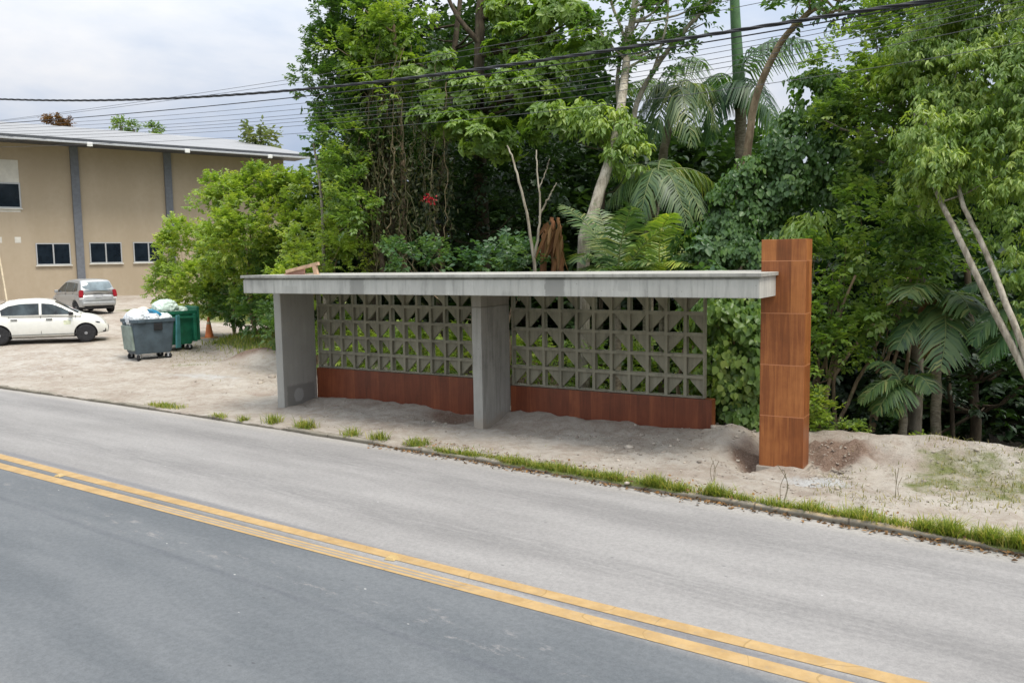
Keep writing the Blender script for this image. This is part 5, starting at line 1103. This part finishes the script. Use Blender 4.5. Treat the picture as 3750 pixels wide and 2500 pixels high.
# hanging vines: each strand bundle a part of the big tree, plus a curtain of small leaves
for i_ in range(36):
    px_ = [835, 850, 856, 862, 870, 880, 892, 905, 920, 935, 955, 975, 1000, 1020][i_ % 14]+rng.normal()*7; Y = 4.2+rng.random()*.8; top_ = rng.uniform(60, 380); bot = rng.uniform(520, 655)
    P_ = [P3(px_+rng.normal()*24, top_, Y+.3), P3(px_+rng.normal()*12, (top_*2+bot)/3, Y+.1), P3(px_+rng.normal()*8, (top_+bot*2)/3, Y), P3(px_+rng.normal()*10, bot, Y-.1)]
    Q_ = smooth_path(P_, 30, .035); V, F = tube_np(Q_, rng.uniform(.006, .013)+.014*rng.random()**3, 5); cw = Crown(); cw.V.append(V); cw.F.append(F); cw.A.append(np.full(len(V), rng.uniform(.55, 1.))); cw.n = len(V)
    m_ = 80; ii = rng.integers(2, 29, m_); B = Q_[ii]+rng.normal(size=(m_, 3))*.07
    cw.leaves(B, nrm_(rng.normal(size=(m_, 3))*.7-[0, .1, 1]), nrm_(rng.normal(size=(m_, 3))+[.2, -1, .4]), rng.uniform(.05, .13, m_), rng.uniform(.015, .035, m_), rng.random(m_)*.6, .2)
    o = cw.build('vine', F_['vine'], T1); o.data.transform(Matrix.Translation(-T1.location))
cw = Crown(); n_ = 1800
px_ = 900+rng.normal(size=n_)*55; py_ = 470+rng.normal(size=n_)*95; Pq = np.array([P3(a, b, 4.6+c) for a, b, c in zip(px_, py_, rng.random(n_)*1.2)])
cw.leaves(Pq, nrm_(rng.normal(size=(n_, 3))*.6-[0, .1, 1]), nrm_(rng.normal(size=(n_, 3))+[.2, -1, .3]), rng.uniform(.08, .22, n_), rng.uniform(.012, .03, n_), rng.random(n_)*.7, .2)
o = cw.build('vine_tangle', F_['vine'], T1); o.data.transform(Matrix.Translation(-T1.location))
# red bromeliad-like flower
RED = plain('petal_red', (.50, .02, .04), .5, .4, var=.3, scale=20)
q = P3(985, 458, 4.1); fl_o = empty('red_flower', q, 0, 'cluster of red blossom hanging in the dark shade of the thicket', 'flower')
cw = Crown(); n_ = 60; dd = rdir(n_); cw.leaves(dd*.04*np.array([1.5, 1, .8])+rng.normal(size=(n_, 3))*.045, dd, rdir(n_), rng.uniform(.03, .065, n_), rng.uniform(.012, .024, n_), rng.random(n_), .2); cw.build('petals', RED, fl_o)
b = MB(); b.tube(smooth_path([(0, 0, 0), (.03, .05, .3), (.02, .15, .8), (.0, .3, 1.4)], 12, .01), .008, 5); b.build('stalk', VINE, fl_o)
# far pale trees beyond the warehouse roof
for a in ((598, 324, 62., 28, 24, 'pale hazy tree beyond the warehouse gable, beside the thicket'), (128, 284, 115, 40, 9, 'brownish tree top showing over the warehouse ridge, farthest left'), (279, 290, 120, 8, 18, 'slim tree top over the warehouse ridge, left one of two close together'), (308, 298, 120, 9, 16, 'slim tree top over the warehouse ridge, right one of two close together'), (352, 300, 120, 18, 9, 'low rounded tree top over the warehouse ridge')):
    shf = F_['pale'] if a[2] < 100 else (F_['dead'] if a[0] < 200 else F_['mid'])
    tree('distant_tree', a[5], 'tree', [(a[0], a[1], a[2], a[3]*.8, a[4]*.8), (a[0], a[1]+a[4]*1.2, a[2], a[3]*.9, a[4])], [shf], 'pair', .45 if a[2] < 100 else .4, 6, .8, .8 if a[2] < 100 else .55, 9, [(a[0], 560, a[2]), (a[0], 420, a[2]), (a[0], a[1], a[2])], BARK_GREY, .3, .15, 5, 'far trees beyond the warehouse', D=True)
# the wood behind everything, one mass
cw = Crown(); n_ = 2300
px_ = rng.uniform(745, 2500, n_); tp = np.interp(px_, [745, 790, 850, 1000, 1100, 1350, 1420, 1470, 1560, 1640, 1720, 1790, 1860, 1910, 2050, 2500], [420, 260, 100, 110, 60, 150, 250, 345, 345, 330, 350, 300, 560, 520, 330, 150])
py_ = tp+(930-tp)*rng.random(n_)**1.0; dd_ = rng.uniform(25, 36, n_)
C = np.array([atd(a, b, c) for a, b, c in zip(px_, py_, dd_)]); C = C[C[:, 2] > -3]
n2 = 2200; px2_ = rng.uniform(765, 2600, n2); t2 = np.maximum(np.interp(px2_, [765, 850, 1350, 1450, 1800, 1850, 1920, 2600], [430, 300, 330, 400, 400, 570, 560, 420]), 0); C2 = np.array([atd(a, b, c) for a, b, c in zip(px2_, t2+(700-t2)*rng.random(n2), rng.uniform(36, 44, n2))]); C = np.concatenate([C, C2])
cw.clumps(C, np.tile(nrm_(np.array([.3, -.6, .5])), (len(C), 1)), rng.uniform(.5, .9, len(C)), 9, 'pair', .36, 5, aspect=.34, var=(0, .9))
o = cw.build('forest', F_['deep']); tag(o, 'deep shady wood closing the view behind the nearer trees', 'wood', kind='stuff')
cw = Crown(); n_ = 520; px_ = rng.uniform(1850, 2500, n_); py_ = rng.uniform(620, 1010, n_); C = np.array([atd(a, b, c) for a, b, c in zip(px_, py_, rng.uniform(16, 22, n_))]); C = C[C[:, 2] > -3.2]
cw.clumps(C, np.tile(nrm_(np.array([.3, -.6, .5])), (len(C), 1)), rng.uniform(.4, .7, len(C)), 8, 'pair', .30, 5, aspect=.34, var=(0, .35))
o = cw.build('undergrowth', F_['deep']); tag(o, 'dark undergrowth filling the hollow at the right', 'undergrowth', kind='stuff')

# ------------------------------------------------------------------ grass, weeds, litter, stones
def blades(P, hgt, wid, lean=.5):
    n = len(P); a = rng.random(n)*2*np.pi; side_ = np.stack([np.cos(a), np.sin(a), np.zeros(n)], 1); ln = np.stack([-np.sin(a), np.cos(a), np.zeros(n)], 1)*(lean*rng.normal(size=n)*hgt)[:, None]
    w2 = side_*(wid/2)[:, None]; h = hgt[:, None]*E3
    V = np.stack([P-w2, P+w2, P+h*.55+ln*.35-w2*.8, P+h*.55+ln*.35+w2*.8, P+h*.95+ln-w2*.1, P+h*.95+ln+w2*.1], 1).reshape(-1, 3); i = np.arange(n)[:, None]*6
    return V, np.stack([i+[0, 1, 3, 2], i+[2, 3, 5, 4]], 1).reshape(-1, 4)
def grass_obj(name, x, y, hgt, wid, mat, lean=.5, zoff=-.01, off=(0, 0, 0), var=(0, 1)):
    P = np.stack([x, y, gz(x, y)+zoff], 1)-np.array(off); V, F = blades(P, hgt, wid, lean)
    return from_np(name, V, F, mat, attrs=dict(leafvar=np.repeat(np.clip(var[0]+(var[1]-var[0])*rng.random(len(x)), 0, 1), 6)))
patch = [(1000, 26, .07, .5), (1055, 36, .10, .8), (1110, 20, .07, .5), (1165, 46, .12, 1), (1265, 52, .13, 1.1), (1330, 26, .09, .7), (1378, 24, .12, .8), (1472, 28, .17, 1), (1530, 22, .13, .7), (1612, 30, .19, 1.2), (1668, 34, .12, .8), (1750, 44, .13, .9), (1835, 44, .16, 1.1), (1900, 28, .10, .6), (1955, 46, .17, 1.3), (2040, 40, .13, .8), (2110, 30, .17, 1), (2165, 30, .20, 1.2), (2235, 40, .13, .8), (2268, 26, .20, 1.1), (2345, 36, .20, 1.3), (2420, 50, .2, 1.3)]
X_, O_, H_ = [], [], []
for pc, pw_, ph_, pd_ in patch:
    xa_, xb_ = onz(pc-pw_, 1120+.2*(pc-pw_-1400))[0], onz(pc+pw_, 1120+.2*(pc+pw_-1400))[0]; n_ = int(620*pd_*(1+.4*smooth01(1500, 2200, pc)))
    xx = rng.normal((xa_+xb_)/2, abs(xb_-xa_)*.32, n_); oo = .05+np.abs(rng.normal(size=n_))*(.07+.15*float(smooth01(1300, 2000, pc)))-.05*rng.random(n_)
    X_.append(xx); O_.append(oo); H_.append(ph_*rng.uniform(.3, 1.1, n_)*(1-.4*np.abs(xx-xx.mean())/(abs(xb_-xa_)+.01)).clip(.4, 1))
n_ = 1300; xx = rng.uniform(-.5, 10, n_); X_.append(xx); O_.append(.03+np.abs(rng.normal(size=n_))*.25); H_.append(rng.uniform(.015, .06, n_))
x, off_g, hg = np.concatenate(X_), np.concatenate(O_), np.concatenate(H_)
o = grass_obj('grass', x, kerb_y(x)+off_g, hg, rng.uniform(.006, .013, len(x)), F_['grass'], .75); tag(o, 'green grass growing in a strip along the kerb', 'grass', kind='stuff')
n_ = 14000; x = rng.uniform(-15.5, -5., n_); y = rng.uniform(3.9, 9.2, n_); yb_ = y-.42*np.maximum(0, -x-9.5); k_ = (rng.random(n_) < smooth01(4.2, 5.4, yb_)*smooth01(.3, .55, fbm(x*1.2, y*1.2, 0., 3)+.2))
o = grass_obj('grass', x[k_], y[k_], rng.uniform(.06, .22, k_.sum()), rng.uniform(.012, .025, k_.sum()), F_['grass'], .8); tag(o, 'rough grass on the bank behind the left pillar', 'grass', kind='stuff')
n_ = 5200; x = rng.uniform(5.4, 9.5, n_); y = rng.uniform(-1.4, 1.4, n_); k_ = rng.random(n_) < smooth01(.44, .64, fbm(x*1.5, y*2.2, 4., 4)+.1*smooth01(6, 8, x))*(.3+.7*smooth01(-1.6, .2, y))
o = grass_obj('grass', x[k_], y[k_], rng.uniform(.02, .08, k_.sum()), rng.uniform(.006, .013, k_.sum()), F_['dry'], 1.2); tag(o, 'thin dry grass scattered over the dirt verge at the right', 'grass', kind='stuff')
n_ = 900; q1 = np.array([onz(a, b)[:2] for a, b in zip(rng.uniform(390, 620, n_), 800+np.abs(rng.normal(size=n_))*22)]); x, y = q1[:, 0], q1[:, 1]
o = grass_obj('grass', x, y, rng.uniform(.02, .08, n_), rng.uniform(.008, .016, n_), F_['dry'], 1.2); tag(o, 'dry weeds on the low heap beside the waste containers', 'grass', kind='stuff')
for px_, py_, w_, h_, lb in ((375, 936, .55, .10, 'low straggling weed on the kerb, leftmost in the photo'), (492, 960, .22, .10, 'small weed on the kerb below the hole by the left pillar'), (553, 967, .10, .12, 'dark little weed between two weed tufts on the kerb'), (622, 973, .16, .17, 'thin upright weed tuft on the kerb below the left pillar'), (697, 985, .24, .18, 'broad round weed tuft on the kerb below the left wood panel'), (800, 1003, .16, .15, 'ragged weed tuft on the kerb below the middle of the left wood panel'), (866, 1012, .18, .16, 'dense weed tuft on the kerb just left of the middle pillar'), (950, 1025, .2, .14, 'loose weed tuft on the kerb below the dark dip by the middle pillar')):
    q = onz(px_, py_-2); n_ = int(700*w_+60); x = q[0]+np.clip(rng.normal(size=n_), -1.8, 1.8)*w_*.5; y = q[1]+np.clip(rng.normal(size=n_), -1.8, 1.8)*.07+.05
    o = grass_obj('grass_tuft', x, y, rng.uniform(.4, 1.1, n_)*h_, rng.uniform(.007, .014, n_), F_['grass'], .9, off=(q[0], q[1], 0)); o.location = (q[0], q[1], 0); tag(o, lb, 'weed', 'weed tufts on the kerb')
for px_, py_, lb in ((1640, 1095, 'tall thin dry weed stalk left of the pier foot'), (1800, 1135, 'tall thin weed stalk standing in front of the pier'), (2060, 1125, 'thin weed stalk on the verge right of the pier')):
    q = onz(px_, min(py_, 1140), -.02); mb = MB()
    for k_ in range(3): 
        h_ = rng.uniform(.25, .42); mb.tube(smooth_path([(rng.normal()*.02, 0, -.02), (rng.normal()*.03, 0, h_*.5), (rng.normal()*.07, 0, h_)], 8), .003, 4)
    o = mb.build('weed_stalk', VINE); o.location = (q[0], q[1], gz1(q[0], q[1])); tag(o, lb, 'weed', 'weed stalks on the verge')
n_ = 900; x = rng.uniform(-1, 9.5, n_); y = kerb_y(x)-np.abs(rng.normal(size=n_))*.07-.01; z_ = RZ+.006+rng.random(n_)*.02
cw = Crown(); cw.leaves(np.stack([x, y, z_], 1), nrm_(rng.normal(size=(n_, 3))*[1, 1, .2]), nrm_(rng.normal(size=(n_, 3))*.35+E3), rng.uniform(.02, .07, n_), rng.uniform(.007, .02, n_), rng.random(n_), .1)
n2 = 500; x = rng.uniform(-.5, 9.5, n2); y = kerb_y(x)+rng.uniform(.0, .5, n2); cw.leaves(np.stack([x, y, np.maximum(gz(x, y), .016)+.008], 1), nrm_(rng.normal(size=(n2, 3))*[1, 1, .2]), nrm_(rng.normal(size=(n2, 3))*.35+E3), rng.uniform(.02, .06, n2), rng.uniform(.007, .018, n2), rng.random(n2), .1)
o = cw.build('leaf_litter', F_['litter']); tag(o, 'brown fallen leaves gathered along the kerb', 'leaf litter', kind='stuff')
q = onz(1993, 1201, RZ); YEL = plain('petal_yellow', (.72, .33, .03), .5, .3, var=.25, scale=20)
cw = Crown(); n_ = 9; dd = nrm_(rdir(n_)*[1, 1, .3]+[0, 0, .4]); cw.leaves(np.zeros((n_, 3))+[0, 0, .01], dd, nrm_(rdir(n_)*.4+E3), np.full(n_, .07), np.full(n_, .026), rng.random(n_), .2); o = cw.build('fallen_blossom', YEL); o.location = Vector(q)+Vector((0, 0, .01)); tag(o, 'fallen yellow orange blossom at the road edge below the grass strip', 'blossom')
def rock_pts(n, seed):
    bm = bmesh.new(); bmesh.ops.create_icosphere(bm, subdivisions=n, radius=1); P = np.array([v.co[:] for v in bm.verts]); F = np.array([[v.index for v in f.verts] for f in bm.faces]); bm.free()
    return P*(1+.55*(fbm(P[:, 0]*1.1+seed, P[:, 1]*1.1, P[:, 2]*1.1+7, 3)-.5))[:, None]*np.array([1, .8, .55]), F
VS, FS, nv = [], [], 0; n_ = 900
zones = [((1350, 1660), (985, 1060), 330), ((1850, 1960), (1030, 1095), 260), ((1180, 1350), (985, 1010), 60), ((560, 640), (862, 900), 60), ((380, 600), (800, 850), 110), ((0, 640), (840, 930), 120), ((680, 1080), (912, 990), 230), ((1960, 2352), (1050, 1150), 150), ((1100, 1900), (1040, 1110), 200), ((1660, 1750), (1000, 1075), 90), ((1750, 1960), (1080, 1120), 40)]
for (a, b), (c, d_), n_ in zones:
    for _ in range(n_):
        P_ = onz(rng.uniform(a, b), rng.uniform(c, d_)); s_ = rng.uniform(.006, .021)*(1+(rng.random() < .10)*1.0); V, F = rock_pts(1, rng.random()*50); an = rng.random()*6; c_, s2 = math.cos(an), math.sin(an)
        V = V @ np.array([[c_, s2, 0], [-s2, c_, 0], [0, 0, 1]])*s_+[P_[0], P_[1], gz1(P_[0], P_[1])+s_*.2]; VS.append(V); FS.append(F+nv); nv += len(V)
o = from_np('rubble', np.concatenate(VS), np.concatenate(FS), STONE); tag(o, 'loose stones and rubble scattered over the dirt verge', 'rubble', kind='stuff')
for px_, py_, s_, lb in ((1445, 1028, .075, 'pale stone lying in the dirt below the right wood panel'), (1475, 1010, .05, 'flat stone right of the pale stone below the panel'), (1530, 985, .07, 'pale slab of rubble against the foot of the right panel'), (1640, 1012, .055, 'stone at the edge of the dirt heap near the pegs'), (1725, 1080, .06, 'flat pale stone left of the pier foot'), (625, 868, .10, 'pale flat stone left of the left pillar foot'), (598, 884, .07, 'pale stone on the rim of the hole by the left pillar'), (1255, 968, .06, 'stone lying by the right corner of the middle pillar')):
    q = onz(px_, py_); V, F = rock_pts(3, px_*.37); o = from_np('stone', V*s_, F, STONE, smooth=False); o.location = (q[0], q[1], gz1(q[0], q[1])+s_*.12); o.rotation_euler = (0, 0, px_); tag(o, lb, 'stone', 'stones on the verge')

# ------------------------------------------------------------------ overhead cables, all in upright planes along the road
def cable(name, label, pts, rad, mat, off=.3, grp='overhead cables above the verge', sag=None, twist=False):
    xs, ys = [p_[0] for p_ in pts], [p_[1] for p_ in pts]; c = np.polyfit(xs, ys, len(pts)-1)
    A = onz(0, 888)[:2]; B = onz(2100, 1218)[:2]; d_ = nrm_(B-A); nn2 = np.array([-d_[1], d_[0]]); A = A+nn2*off
    P = []
    for px_ in np.linspace(-260, 2680, 90):
        v = ray(px_, np.polyval(c, px_)); t = ((A-CAM[:2]) @ nn2)/(v[:2] @ nn2); P.append(CAM+v*t)
    P = np.array(P); mb = MB()
    if twist:
        n = 900; s_ = np.linspace(0, len(P)-1, n); Q = smooth_path(P, n); L = np.concatenate([[0], np.cumsum(np.linalg.norm(np.diff(Q, axis=0), axis=1))])
        for k_ in range(3):
            a = L*2*np.pi/.9+k_*2.1; mb.tube(Q+np.stack([nn2[0]*np.cos(a), nn2[1]*np.cos(a), np.sin(a)], 1)*rad*1.0, rad, 5)
    else: mb.tube(P, rad, 5)
    o = mb.build(name, mat); tag(o, label, 'cable', grp); return o
cable('twisted_cable', 'thick twisted black cable bundle strung across the whole picture', [(0, 228), (620, 212), (1300, 131), (2100, 8)], .0115, CABLE, twist=True)
cable('overhead_cable', 'black cable running just below the thick twisted bundle at left', [(0, 284), (620, 230), (1740, 78)], .008, CABLE)
for l, m_, r in ((277, 190, -12), (279, 199, 8), (290, 245, 92), (296, 257, 104), (303, 269, 118), (309, 277, 130), (315, 285, 142), (322, 294, 160), (338, 311, 196)):
    cable('overhead_cable', 'thin dark wire among the parallel wires strung in front of the thicket', [(0, l), (620, m_), (1740, r)], .0036, CABLE_GREY, grp='thin wires above the verge')
